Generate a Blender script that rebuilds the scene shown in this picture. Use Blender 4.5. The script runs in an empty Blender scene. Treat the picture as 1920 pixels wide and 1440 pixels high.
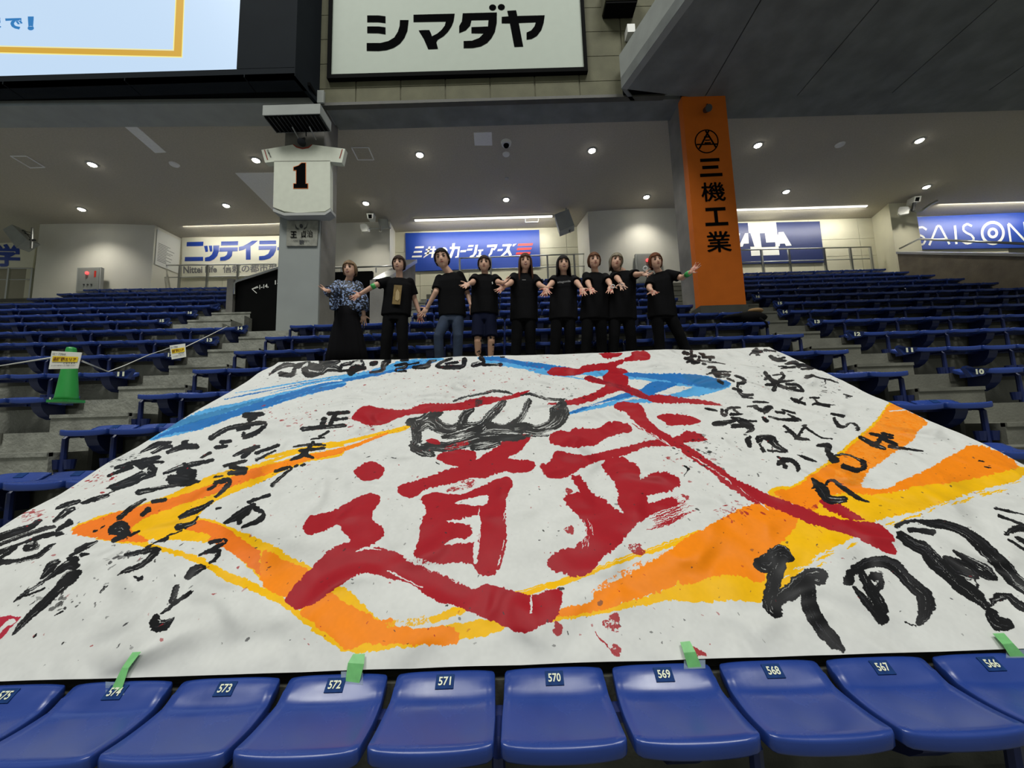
import bpy, bmesh, math, random, sys
import numpy as np
from mathutils import Vector, Matrix, noise
random.seed(7)
SC = bpy.context.scene
COL = SC.collection
PI = math.pi
V = Vector
# ------------------------------------------------------------------ camera
F, PITCH, ROLL, YAW, CZ = 739.6, 0.1132, 0.0310, 0.0024, 1.5
_r0 = V((math.cos(YAW), -math.sin(YAW), 0))
_h0 = V((math.sin(YAW), math.cos(YAW), 0))
FWD = _h0 * math.cos(PITCH) + V((0, 0, math.sin(PITCH)))
_u0 = _h0 * -math.sin(PITCH) + V((0, 0, math.cos(PITCH)))
RT = _r0 * math.cos(ROLL) - _u0 * math.sin(ROLL)
UP = _r0 * math.sin(ROLL) + _u0 * math.cos(ROLL)
EYE = V((0, 0, CZ))
cam = bpy.data.cameras.new('camera'); cam.sensor_width = 36; cam.lens = F / 1920 * 36
cam.clip_start = 0.05; cam.clip_end = 300
camo = bpy.data.objects.new('camera', cam); COL.objects.link(camo)
M = Matrix.Identity(4)
for i in range(3):
    M[i][0] = RT[i]; M[i][1] = UP[i]; M[i][2] = -FWD[i]; M[i][3] = EYE[i]
camo.matrix_world = M
SC.camera = camo

def ray(px, py):
    return FWD + RT * ((px - 960) / F) - UP * ((py - 720) / F)
def atY(px, py, Y):            # point of a vertical plane Y = const seen at a photo position
    d = ray(px, py); return EYE + d * (Y / d.y)
def atX(px, py, X):
    d = ray(px, py); return EYE + d * (X / d.x)
def atZ(px, py, Z):
    d = ray(px, py); return EYE + d * ((Z - CZ) / d.z)

# ------------------------------------------------------------------ world, lights, exposure
SC.view_settings.view_transform = 'Standard'; SC.view_settings.look = 'None'
SC.view_settings.gamma = 1; SC.view_settings.use_curve_mapping = False
SC.view_settings.exposure = 0.0
w = bpy.data.worlds.new('world'); SC.world = w; w.use_nodes = True
w.node_tree.nodes['Background'].inputs[0].default_value = (0.68, 0.72, 0.65, 1)
w.node_tree.nodes['Background'].inputs[1].default_value = 0.26
def area_light(name, loc, target, sx, sy, power, col=(1, 1, 1)):
    l = bpy.data.lights.new(name, 'AREA'); l.shape = 'RECTANGLE'; l.size = sx; l.size_y = sy
    l.energy = power; l.color = col
    o = bpy.data.objects.new(name, l); COL.objects.link(o); o.location = loc
    o.rotation_euler = (V(target) - V(loc)).to_track_quat('-Z', 'Y').to_euler()
    return o
# the floodlight banks of the hall, high over the field behind the camera
area_light('field_lights', (-11, -9, 34), (0, 4, 1.5), 12, 8, 5700, (1.0, 1.0, 0.96))
area_light('field_lights', (9, -10, 34), (0, 4, 1.5), 12, 8, 5700, (1.0, 1.0, 0.96))

# ------------------------------------------------------------------ helpers
def srgb(r, g, b):
    f = lambda c: (c / 255) / 12.92 if c / 255 <= 0.04045 else ((c / 255 + 0.055) / 1.055) ** 2.4
    return (f(r), f(g), f(b), 1)
def mat(name, col, rough=0.6, metal=0.0, var=0.0, scale=6.0, bump=0.0, bscale=60.0, emit=0.0, coat=0.0, stretch=None, rvar=0.0, spec=None):
    m = bpy.data.materials.new(name); m.use_nodes = True
    nt = m.node_tree; b = nt.nodes['Principled BSDF']
    if len(col) == 3: col = (*col, 1)
    b.inputs['Base Color'].default_value = col
    b.inputs['Roughness'].default_value = rough; b.inputs['Metallic'].default_value = metal
    if spec is not None: b.inputs['Specular IOR Level'].default_value = spec
    if coat: b.inputs['Coat Weight'].default_value = coat
    if emit:
        b.inputs['Emission Color'].default_value = col; b.inputs['Emission Strength'].default_value = emit
    tc = nt.nodes.new('ShaderNodeTexCoord'); src = tc.outputs['Object']
    if stretch:
        mp = nt.nodes.new('ShaderNodeMapping'); mp.inputs['Scale'].default_value = stretch
        nt.links.new(src, mp.inputs[0]); src = mp.outputs[0]
    if var or rvar:
        n = nt.nodes.new('ShaderNodeTexNoise'); n.inputs['Scale'].default_value = scale; n.inputs['Detail'].default_value = 6
        nt.links.new(src, n.inputs['Vector'])
    if var:
        r = nt.nodes.new('ShaderNodeValToRGB')
        r.color_ramp.elements[0].position = 0.3; r.color_ramp.elements[1].position = 0.72
        r.color_ramp.elements[0].color = tuple(c * (1 - var) for c in col[:3]) + (1,)
        r.color_ramp.elements[1].color = tuple(min(1, c * (1 + var)) for c in col[:3]) + (1,)
        nt.links.new(n.outputs[0], r.inputs[0]); nt.links.new(r.outputs[0], b.inputs['Base Color'])
    if rvar:
        mr = nt.nodes.new('ShaderNodeMapRange'); mr.inputs[1].default_value = 0.3; mr.inputs[2].default_value = 0.7
        mr.inputs[3].default_value = max(0, rough - rvar); mr.inputs[4].default_value = min(1, rough + rvar)
        nt.links.new(n.outputs[0], mr.inputs[0]); nt.links.new(mr.outputs[0], b.inputs['Roughness'])
    if bump:
        n2 = nt.nodes.new('ShaderNodeTexNoise'); n2.inputs['Scale'].default_value = bscale; n2.inputs['Detail'].default_value = 5
        bp = nt.nodes.new('ShaderNodeBump'); bp.inputs['Strength'].default_value = bump; bp.inputs['Distance'].default_value = 0.01
        nt.links.new(src, n2.inputs['Vector']); nt.links.new(n2.outputs[0], bp.inputs['Height']); nt.links.new(bp.outputs[0], b.inputs['Normal'])
    return m

class MB:
    def __init__(s): s.v = []; s.f = []
    def add(s, vs, fs):
        o = len(s.v); s.v += [tuple(v) for v in vs]; s.f += [tuple(i + o for i in f) for f in fs]; return s
    def box(s, x0, x1, y0, y1, z0, z1):
        return s.add([(x0, y0, z0), (x1, y0, z0), (x1, y1, z0), (x0, y1, z0), (x0, y0, z1), (x1, y0, z1), (x1, y1, z1), (x0, y1, z1)],
                     [(0, 3, 2, 1), (4, 5, 6, 7), (0, 1, 5, 4), (1, 2, 6, 5), (2, 3, 7, 6), (3, 0, 4, 7)])
    def prism(s, base, off):      # polygon extruded by a vector
        n = len(base); off = V(off); b = [V(p) for p in base]
        return s.add(b + [p + off for p in b], [tuple(range(n)), tuple(range(2 * n - 1, n - 1, -1))] + [(i, i + n, (i + 1) % n + n, (i + 1) % n) for i in range(n)])
    def tube(s, pts, r, n=8, cap=True):
        pts = [V(p) for p in pts]; rs = r if isinstance(r, (list, tuple)) else [r] * len(pts)
        rings = []; ref = None
        for i, p in enumerate(pts):
            d = (pts[min(i + 1, len(pts) - 1)] - pts[max(i - 1, 0)]).normalized()
            a = V((0, 0, 1)) if abs(d.z) < 0.9 else V((1, 0, 0))
            if ref is None: ref = d.cross(a).normalized()
            else: ref = (ref - d * ref.dot(d)).normalized()
            b = d.cross(ref)
            rings.append([p + (ref * math.cos(t) + b * math.sin(t)) * rs[i] for t in [2 * PI * k / n for k in range(n)]])
        return s.loft(rings, cap)
    def loft(s, rings, cap=True):
        n = len(rings[0]); vs = [p for r in rings for p in r]; fs = []
        for i in range(len(rings) - 1):
            for k in range(n):
                a = i * n + k; b = i * n + (k + 1) % n
                fs.append((a, b, b + n, a + n))
        if cap: fs.append(tuple(range(n - 1, -1, -1))); fs.append(tuple((len(rings) - 1) * n + k for k in range(n)))
        return s.add(vs, fs)
    def ball(s, c, r, nu=12, nv=8, rot=None):
        if not isinstance(r, (tuple, list)): r = (r, r, r)
        c = V(c); rings = []
        for j in range(1, nv):
            ph = PI * j / nv
            ring = []
            for k in range(nu):
                t = 2 * PI * k / nu
                p = V((r[0] * math.sin(ph) * math.cos(t), r[1] * math.sin(ph) * math.sin(t), r[2] * math.cos(ph)))
                if rot: p = rot @ p
                ring.append(c + p)
            rings.append(ring)
        o = len(s.v); s.loft(rings, False)
        t_, b_ = V((0, 0, r[2])), V((0, 0, -r[2]))
        if rot: t_ = rot @ t_; b_ = rot @ b_
        m = len(s.v); s.v += [tuple(c + t_), tuple(c + b_)]
        for k in range(nu):
            s.f.append((o + (k + 1) % nu, o + k, m)); e = o + (nv - 2) * nu
            s.f.append((e + k, e + (k + 1) % nu, m + 1))
        return s
    def mesh(s, name):
        me = bpy.data.meshes.new(name); me.from_pydata(s.v, [], s.f); me.validate(); return me
    def build(s, name, m, parent=None, smooth=False, fix=True):
        me = s.mesh(name)
        if fix:
            bm = bmesh.new(); bm.from_mesh(me); bmesh.ops.recalc_face_normals(bm, faces=bm.faces); bm.to_mesh(me); bm.free()
        return link(name, me, m, parent, smooth)
def link(name, me, m, parent=None, smooth=False):
    o = bpy.data.objects.new(name, me); COL.objects.link(o)
    if m is not None and not me.materials: me.materials.append(m)
    if smooth: me.polygons.foreach_set('use_smooth', [True] * len(me.polygons))
    if parent is not None: o.parent = parent
    return o
def tag(o, label, cat, group=None, kind=None):
    if label: o['label'] = label
    if cat: o['category'] = cat
    if group: o['group'] = group
    if kind: o['kind'] = kind
    return o
def struct(o): o['kind'] = 'structure'; return o
def empty(name, loc, label=None, cat=None, group=None, rz=0):
    o = bpy.data.objects.new(name, None); COL.objects.link(o); o.location = loc; o.rotation_euler[2] = rz
    o.empty_display_size = 0.1
    return tag(o, label, cat, group)
def under(root, o):       # parent keeping world coordinates (root carries only a location)
    o.parent = root; o.matrix_parent_inverse = Matrix.Translation(-root.location); return o
_tc = {}
def text_verts(body, bold):
    k = (body, bold)
    if k not in _tc:
        cu = bpy.data.curves.new('txt', 'FONT'); cu.body = body; cu.offset = bold; cu.resolution_u = 3
        o = bpy.data.objects.new('txt', cu); COL.objects.link(o)
        bpy.context.view_layer.update()
        dg = bpy.context.evaluated_depsgraph_get(); me = bpy.data.meshes.new_from_object(o.evaluated_get(dg))
        bpy.data.objects.remove(o); bpy.data.curves.remove(cu)
        vs = [v.co.copy() for v in me.vertices]; fs = [tuple(p.vertices) for p in me.polygons]
        bpy.data.meshes.remove(me); _tc[k] = (vs, fs)
    return _tc[k]
def text_quad(name, body, m, A, B, C, D, parent=None, bold=0.02, out=0.004):
    """lettering filled into the quad A (bottom left) B (bottom right) C (top right) D (top left)"""
    vs, fs = text_verts(body, bold)
    x0 = min(v.x for v in vs); x1 = max(v.x for v in vs); y0 = min(v.y for v in vs); y1 = max(v.y for v in vs)
    A, B, C, D = map(V, (A, B, C, D)); nrm = (B - A).cross(D - A).normalized() * out
    o = []
    for v in vs:
        s = (v.x - x0) / (x1 - x0); t = (v.y - y0) / (y1 - y0)
        o.append((A * (1 - s) + B * s) * (1 - t) + (D * (1 - s) + C * s) * t + nrm)
    ob = MB().add(o, fs).build(name, m, None, fix=False)
    if parent is not None: (under(parent, ob) if parent.type == 'EMPTY' else setattr(ob, 'parent', parent))
    return ob
def text_pix(name, body, m, x0, x1, ytl, ytr, ybl, ybr, Y, parent=None, bold=0.02, out=0.006):
    A = atY(x0, ybl, Y); B = atY(x1, ybr, Y); C = atY(x1, ytr, Y); D = atY(x0, ytl, Y)
    return text_quad(name, body, m, A, B, C, D, parent, bold, out)
def polys_pix(name, polys, m, Y, out=0.006, parent=None):
    mb = MB()
    for P in polys:
        mb.add([atY(x, y, Y) + V((0, -out, 0)) for x, y in P], [tuple(range(len(P)))])
    ob = mb.build(name, m, None, fix=False)
    if parent is not None: (under(parent, ob) if parent.type == 'EMPTY' else setattr(ob, 'parent', parent))
    return ob
def arc(cx, cy, rx, ry, a0, a1, n=10):
    return [(cx + rx * math.cos(math.radians(a0 + (a1 - a0) * i / n)), cy + ry * math.sin(math.radians(a0 + (a1 - a0) * i / n))) for i in range(n + 1)]

# ------------------------------------------------------------------ materials
m_conc = mat('terrace_concrete', srgb(112, 112, 102), 0.5, var=0.22, scale=3, bump=0.35, bscale=40, rvar=0.15)
m_conc_l = mat('wet_concrete_brightened', srgb(140, 141, 132), 0.30, var=0.28, scale=5, bump=1.0, bscale=28, rvar=0.16)  # wet left terrace; base colour lightened to stand in for reflected field light
m_riser = mat('riser_paint', srgb(74, 74, 67), 0.6, var=0.15, scale=4, bump=0.2)
m_seat = mat('seat_blue', srgb(38, 64, 138), 0.27, var=0.10, scale=4, bump=0.03, bscale=20, rvar=0.08)
m_seatd = mat('seat_frame_blue', srgb(22, 36, 86), 0.38, var=0.08, scale=8)
m_ceil = mat('ceiling_paint', srgb(177, 171, 155), 0.9, var=0.08, scale=30, bump=0.5, bscale=90)
m_ceil2 = mat('ceiling_panel_light', srgb(232, 232, 228), 0.85, var=0.04, scale=20)
m_raw = mat('raw_concrete', srgb(120, 118, 112), 0.8, var=0.3, scale=1.6, bump=0.3, bscale=25)
m_deck = mat('deck_panel', srgb(116, 120, 118), 0.8, var=0.22, scale=2.2, bump=0.25, bscale=25)
m_fascia = mat('deck_fascia', srgb(150, 154, 150), 0.75, var=0.08, scale=3)
m_fac = mat('facade_block', srgb(98, 97, 76), 0.85, var=0.16, scale=2.5, bump=0.3)
m_grout = mat('facade_grout', srgb(128, 126, 106), 0.9)
m_wall = mat('wall_cream', srgb(206, 203, 180), 0.45, var=0.05, scale=2, rvar=0.05)
m_joint = mat('wall_joint', srgb(150, 146, 128), 0.7)
m_white = mat('wall_white', srgb(222, 220, 208), 0.8, var=0.04, scale=1.5)
m_steel = mat('brushed_steel', srgb(176, 178, 176), 0.28, metal=1.0, var=0.06, scale=30, stretch=(1, 1, 8))
m_black = mat('black_panel', srgb(12, 13, 13), 0.8, spec=.05, var=0.1, scale=3)
m_ink = mat('black_lettering', srgb(14, 14, 15), 0.9, spec=0)
m_grey = mat('grey_device', srgb(170, 172, 168), 0.5)
m_dkgrey = mat('dark_device', srgb(48, 50, 52), 0.5)
m_wpl = mat('white_plastic', srgb(225, 226, 220), 0.5)
m_navy = mat('screen_housing', srgb(24, 29, 34), 0.8, spec=.1, var=0.08, scale=2)
m_orange = mat('orange_cladding', srgb(206, 106, 30), 0.6, spec=.2, var=0.05, scale=4)
m_sign = mat('sign_white', srgb(168, 178, 165), 0.6, var=0.02, scale=6)
m_col = mat('column_paint', srgb(140, 145, 142), 0.6, var=0.05, scale=2)
# ------------------------------------------------------------------ layout of the stand
SW, SP, SH = 0.46, 0.736, 0.3967
Y6, Z6 = 1.476, CZ - 1.0755
XL, XR, XA, XB = -4.226, 4.514, -5.20, 5.36
UL, UR = -2.05, 3.95            # upper middle block, rows 15 to 21
VL = -7.30                      # right end of the left block from row 15 up
VB = 5.80
XE = 12.45
def rowY(k): return Y6 + SP * (k - 6) if k <= 15 else Y6 + SP * 9 + .69 * (k - 15)
def rowZ(k):
    z = Z6 + SH * (k - 6)
    return z if k <= 15 else CZ + (z - CZ) * rowY(k) / (Y6 + SP * (k - 6))
def shY(x): return 0.035 * (x - XA) if x < XA else 0.0
FLH = 0.40
def tierZ(k): return rowZ(k) - FLH
def riserY(k): return rowY(k) - 0.365

floor = bpy.data.objects.new('floor', None); COL.objects.link(floor); struct(floor)
def tier_run(x0, x1, k0, k1, m, yend=None):
    mb = MB(); s0, s1 = shY(x0), shY(x1)
    for k in range(k0, k1 + 1):
        y0 = riserY(k) if k > 5 else -1.2
        y1 = riserY(k + 1) + 0.02
        if k == k1 and yend: y1 = yend
        zt = tierZ(k); zb = tierZ(k) - SH - 0.25
        mb.prism([(x0, y0 + s0, zb), (x1, y0 + s1, zb), (x1, y0 + s1, zt), (x0, y0 + s0, zt)], (0, y1 - y0, 0))
    o = mb.build('terrace', m, floor); return o
tier_run(XL - .02, XR + .02, 5, 14, m_conc)
tier_run(XA, XL - .02, 6, 14, m_conc_l)
tier_run(XR + .02, XB, 6, 14, m_conc)
tier_run(-15.5, XA, 6, 14, m_conc_l)
tier_run(XB, 16, 6, 14, m_conc)
tier_run(-15.5, -6.25, 15, 21, m_conc_l, 13.9)
tier_run(UL - .35, XB + .45, 15, 21, m_conc, 13.9)
tier_run(XB + .45, 16, 15, 21, m_conc, 13.9)
tier_run(-6.25, UL - .35, 15, 15, m_conc_l, 13.9)
# low kerb strip behind every tread edge of the middle block (front lip in darker paint)
lip = MB()
for k in range(6, 22):
    segs = [(-15.5, XA), (XL, XR), (XB, 16)] if k < 15 else [(-15.5, VL), (UL, UR), (VB, 16)]
    for a, b in segs:
        sa, sb = shY(a), shY(b)
        lip.prism([(a, riserY(k) - .012 + sa, tierZ(k) - .10), (b, riserY(k) - .012 + sb, tierZ(k) - .10), (b, riserY(k) - .012 + sb, tierZ(k) + .004), (a, riserY(k) - .012 + sa, tierZ(k) + .004)], (0, .05, 0))
lip.build('tread_edge', m_riser, floor)['kind'] = 'stuff'
# aisle steps: a half step in front of every riser
def step(x0, x1, k, m, name='step'):
    s0, s1 = shY(x0), shY(x1); y = riserY(k) - SP / 2; z = tierZ(k) - SH / 2
    mb = MB(); mb.prism([(x0, y + s0, z - SH / 2 - .05), (x1, y + s1, z - SH / 2 - .05), (x1, y + s1, z), (x0, y + s0, z)], (0, SP / 2 + .01, 0))
    mb.prism([(x0, y + s0 - .015, z - .035), (x1, y + s1 - .015, z - .035), (x1, y + s1 - .015, z + .004), (x0, y + s0 - .015, z + .004)], (0, .05, 0))
    return mb.build(name, m, floor)
for k in range(8, 16): step(XA + .04, XL - .06, k, m_conc_l)
for k in range(8, 16): step(XR + .06, XB - .04, k, m_conc)
for k in range(16, 22): step(VL + .05, -6.3, k, m_conc_l); step(UR + .1, VB - .1, k, m_conc)
for k in range(16, 20): step(UL - .33, UL - .06, k, m_conc)
# divider kerbs that stand between aisle and seats on the left and right
for k in range(8, 15):
    for x in (XL + .06, XR - .10):
        MB().box(x, x + .045, riserY(k + 1) - .14, riserY(k + 1) - .01, tierZ(k), tierZ(k) + SH - .08).build('aisle_kerb', m_riser, floor)
# ------------------------------------------------------------------ ceiling, beam, facade
ZC = CZ + 7.36
ZBM = CZ + 7.27
YF = 8.0
YB = 13.85
ceiling = MB().add([(-20, 8.0, ZC), (20, 8.7, ZC), (20, 14.6, ZC), (-20, 14.6, ZC)], [(0, 1, 2, 3)])
ceiling = MB().box(-20, 20, 8.2, 14.6, ZC, ZC + .2).build('ceiling', m_ceil); struct(ceiling)
bm_ = MB().box(-3.95, 20, YF + .12, 8.74, ZBM, ZC + .3).build('trim_1', m_deck); struct(bm_)
bl = MB().prism([(-3.95, 7.95, ZBM + .02), (-20, 7.6, ZBM + .02), (-20, 8.15, ZBM + .02), (-3.95, 8.62, ZBM + .02)], (0, 0, .3)).build('trim_2', m_fascia); struct(bl)
# facade above the beam: backing slab with separate panels proud of it
fac = MB().box(-4.3, 3.6, YF + .05, YF + .6, ZBM + .03, ZBM + 5.2).build('wall_upper', m_grout); struct(fac)
zr = ZBM + .06; hs = [.36] + [.62] * 7; r = 0
for h_ in hs:
    x = -4.25 + (.0 if r % 2 == 0 else 0)
    while x < 3.5:
        x1 = min(x + .985, 3.58)
        mb = MB(); mb.box(x, x1 - .015, YF + .02, YF + .07, zr, zr + h_ - .015)
        mb.build('panel', m_fac, fac); x += 1.0
    zr += h_; r += 1
MB().box(-4.3, 3.62, YF - .01, YF + .12, ZBM - .02, ZBM + .05).build('ledge', m_riser, fac)
# upper deck underside on the right: long slabs with open joints, and its end fascia
ZD = ZBM - .02
P1 = atZ(1165, 166, ZD); P2 = atZ(1285, 0, ZD); dv = (P2 - P1).normalized()
deck = bpy.data.objects.new('ceiling_deck', None); COL.objects.link(deck); struct(deck)
DL = (3.6 - P1.y) / dv.y
jx = [atZ(1325, 176, ZD), atZ(1490, 185, ZD), atZ(1665, 181, ZD), atZ(1845, 176, ZD)]
xs = [P1.x] + [p.x for p in jx] + [jx[-1].x + 2.2 * i for i in range(1, 5)]
for i in range(len(xs) - 1):
    a, b = xs[i] + .012, xs[i + 1] - .012
    if i == 0: poly = [(P1.x, P1.y, ZD), (xs[1] - .012, YF + .1, ZD), (xs[1] - .012, P1.y + dv.y * (xs[1] - P1.x) / dv.x, ZD)]
    else:
        ya = P1.y + dv.y * (a - P1.x) / dv.x; yb = P1.y + dv.y * (b - P1.x) / dv.x
        poly = [(a, YF + .1, ZD), (b, YF + .1, ZD), (b, max(yb, 3.6), ZD), (a, max(ya, 3.6), ZD)]
    MB().prism(poly, (0, 0, .25)).build('slab', m_deck, deck)
    if i > 0 and b > a: pass
MB().prism([(P1.x + .1, YF, ZD + .04), (xs[-1], YF, ZD + .04), (xs[-1], 3.6, ZD + .04), (P1.x + dv.x * DL, 3.6, ZD + .04)], (0, 0, .3)).build('backing', m_black, deck)
ftop = atY(1150, 104, P1.y)
hf = ftop.z - ZD
MB().prism([(P1.x, P1.y, ZD - .001), (P1.x + dv.x * DL, P1.y + dv.y * DL, ZD - .001), (P1.x + dv.x * DL, P1.y + dv.y * DL, ZD + hf), (P1.x, P1.y, ZD + hf)], (.14, .03, 0)).build('fascia', m_fascia, deck)
# dark return between deck fascia and facade
MB().prism([(P1.x, P1.y, ZD), (P1.x + .3, YF + .1, ZD), (P1.x + .3, YF + .1, ZD + hf), (P1.x, P1.y, ZD + hf)], (.1, 0, 0)).build('end_plate', m_deck, deck)

# ------------------------------------------------------------------ back wall, cores, columns
wb = MB().box(-20, 20, YB + .04, YB + .4, tierZ(21) - .6, ZC + .1).build('wall_back', m_joint); struct(wb)
zz = tierZ(21)
zrows = [zz, zz + .9, zz + 1.55, zz + 2.2, ZC]
for i in range(4):
    x = -17.6
    while x < 17:
        MB().box(x + .006, x + 1.794, YB, YB + .05, zrows[i] + .006, zrows[i + 1] - .006).build('panel', m_wall, wb); x += 1.8
def core(n, face, depth_y, left=None, right=None, m=m_white):
    """white service core standing out from the back wall; face: front outline points (x, y)"""
    pts = ([left] if left else []) + face + ([right] if right else [])
    base = [(x, y, tierZ(20)) for x, y in pts] + [(pts[-1][0] , depth_y, tierZ(20)), (pts[0][0], depth_y, tierZ(20))]
    o = MB().prism(base, (0, 0, ZC - tierZ(20))).build('wall_core_%d' % n, m); struct(o); return o
def cx(px, py, Y): return atY(px, py, Y).x
a0, a1 = cx(75, 420, 12.62), cx(291, 420, 12.9)
core_face = [(a0 + (a1 - a0) * t, 12.62 + .28 * t - .08 * math.sin(PI * t)) for t in [i / 8 for i in range(9)]]
core(1, core_face, YB + .05, right=(cx(341, 430, YB) , YB))
b0, b1 = cx(560, 430, 13.1), cx(731, 430, 13.1)
core(2, [(b0, 13.1), (b1, 13.1)], YB + .05, right=(cx(741, 432, YB), YB))
c0, c1 = cx(1102, 400, 12.85), cx(1300, 400, 12.85)
core(3, [(c0 + (c1 - c0) * t, 12.85 - .1 * math.sin(PI * t)) for t in [i / 6 for i in range(7)]], YB + .05, left=(cx(1082, 430, YB), YB))
d0, d1 = cx(1667, 390, 12.9), cx(1717, 390, 12.9)
core(4, [(d0, 12.9), (d1, 12.9)], YB + .05, left=(cx(1633, 400, YB), YB), m=m_wall)

# left column: painted front, raw concrete right side
def colblock(name, x0, x1, y0, y1, z0, z1, m): return MB().box(x0, x1, y0, y1, z0, z1).build(name, m)
lc0, lc1 = atY(522, 603, 8.1).x, atY(598, 601, 8.1).x
lcol = MB().box(lc0, lc1 + .01, 8.1, 8.78, tierZ(14), ZBM + .3).build('column', m_raw)
tag(lcol, 'concrete column behind the women on the left, painted grey in front', 'column')
zt = atY(560, 405, 8.06).z
MB().box(lc0 - .02, lc1 - .0, 8.05, 8.11, tierZ(15) - .1, zt).build('painted_face', m_col, lcol)
rc0, rc1 = atY(1311, 575, 8.1).x, atY(1396, 572, 8.1).x
rcol = MB().box(rc0, rc1 - .12, 8.12, 8.85, tierZ(14), ZBM + .3).build('column', m_raw)
tag(rcol, 'concrete column with orange cladding bearing black vertical lettering', 'column')
clz = atY(1352, 573, 8.04).z
MB().box(rc0 - .01, rc1, 8.04, 8.24, clz, ZBM - .005).build('orange_cladding', m_orange, rcol)
MB().box(rc0 - .02, rc1 + .02, 8.0, 8.9, clz - .5, clz - .001).build('plinth', m_riser, rcol)
# lettering on the orange column
def colx(y): return 1330 + (y - 265) * (1350 - 1330) / (450 - 265)
YO = 8.035
ring = [(1325 + 22.5 * math.cos(t), 265 + 22.5 * math.sin(t)) for t in [2 * PI * i / 40 for i in range(41)]]
ring2 = [(1325 + 20.3 * math.cos(t), 265 + 20.3 * math.sin(t)) for t in [2 * PI * i / 40 for i in range(41)]]
mb = MB(); A_ = [atY(x, y, YO) for x, y in ring[:-1]]; B_ = [atY(x, y, YO) for x, y in ring2[:-1]]
mb.add(A_ + B_, [(i, (i + 1) % 40, (i + 1) % 40 + 40, i + 40) for i in range(40)])
def bar(x0, y0, x1, y1, w):
    d = V((x1 - x0, y1 - y0)).normalized(); n = V((-d.y, d.x)) * w / 2
    return [(x0 + n.x, y0 + n.y), (x1 + n.x, y1 + n.y), (x1 - n.x, y1 - n.y), (x0 - n.x, y0 - n.y)]
for P in [bar(1329, 245, 1311, 279, 3.2), bar(1323, 245, 1343, 277, 3.2), bar(1306, 271, 1346, 270, 2.6), bar(1320, 257, 1332, 256.5, 2.4), bar(1322, 263, 1331, 262.5, 2.2), bar(1321, 268, 1333, 267.5, 2.4)]:
    mb.add([atY(x, y, YO) for x, y in P], [(0, 1, 2, 3)])
mb.build('emblem', m_ink, rcol, fix=False)
for ch, (x0, y0, x1, y1) in zip('三機工業', [(1311, 297, 1354, 331), (1315, 342, 1360, 377), (1321, 389, 1365, 423), (1325, 434, 1371, 472)]):
    k = (x1 - x0) * .03
    A = atY(x0 + 2, y1 + 1, YO); B = atY(x1 + 1, y1 - 1, YO); C = atY(x1 - 3, y0 - 1, YO); D = atY(x0 - 1, y0 + 1, YO)
    if ch in '機業':          # dense characters: thickened by slightly shifted strokes of one mesh
        vs_, fs_ = text_verts(ch, 0.0); x0_, x1_ = min(v.x for v in vs_), max(v.x for v in vs_); y0_, y1_ = min(v.y for v in vs_), max(v.y for v in vs_); mb = MB()
        for q_, (du, dv_) in enumerate(((-.018, 0), (.018, 0), (0, -.014), (0, .014), (0, 0))):
            o_ = []
            for v in vs_:
                s_, t_ = (v.x - x0_) / (x1_ - x0_) + du, (v.y - y0_) / (y1_ - y0_) + dv_
                o_.append((A * (1 - s_) + B * s_) * (1 - t_) + (D * (1 - s_) + C * s_) * t_ + V((0, -.001 - .0006 * q_, 0)))
            mb.add(o_, fs_)
        mb.build('lettering', m_ink, rcol, fix=False)
    else: text_quad('lettering', ch, m_ink, A, B, C, D, rcol, bold=.035, out=.001)
# small spotlight on the orange column
sp = MB().tube([atY(1326, 196, 8.03), atY(1326, 199, 7.93)], .02, 8)
c_ = atY(1326, 204, 7.88); sp.tube([c_ + V((0, .07, .03)), c_ + V((0, -.07, -.04))], [.06, .075], 12)
tag(sp.build('spotlight', m_dkgrey), 'small dark spotlight near the top of the orange column', 'spotlight')
# ------------------------------------------------------------------ screen housing (left) and screen
ZH = ZBM + .02
hx1 = atY(553, 142, 7.35).x; YH = atZ(553, 142, ZH).y
hx1 = atZ(553, 142, ZH).x; hx2 = atY(598, 194, YF).x
YS = YH + .02
hous = empty('screen_housing', (-7, YF, ZH), 'dark housing around the big video screen at upper left', 'screen housing')
zs = atY(440, 129, YH - .01).z; xs_ = atY(440, 129, YH - .01).x
sbl = atY(0, 122, YH - .01)
def hb(name, mb, m): o = mb.build(name, m); return under(hous, o)
hb('right_panel', MB().box(xs_ + .03, hx1, YH - .0, YH + .1, zs + .01, ZH + 5), m_navy)
hb('side_panel', MB().prism([(hx1, YH, ZH), (hx2, YF + .04, ZH), (hx2, YF + .04, ZH + 5), (hx1, YH, ZH + 5)], (-.08, .02, 0)), m_navy)
# stepped black underside with joints
xj = [hx1] + [atZ(px, 141, ZH).x for px in (455, 222, -20, -260)] + [-18]
for i in range(len(xj) - 1):
    hb('underside_panel', MB().prism([(xj[i] - .01, YH + (.0), ZH), (xj[i + 1] + .01, YH, ZH), (xj[i + 1] + .01, YF - .35, ZH), (xj[i] - .01 + (hx2 - hx1) * .5 * (i == 0), YF - .35, ZH)], (0, 0, .06)), m_navy)
hb('recess', MB().box(-18, hx2 - .02, YF - .36, YF + .05, ZH + .12, ZH + .2), m_black)
hb('lower_frame', MB().box(-18, hx1, YH - .0, YH + .1, ZH, zs - .0), m_navy)
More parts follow.
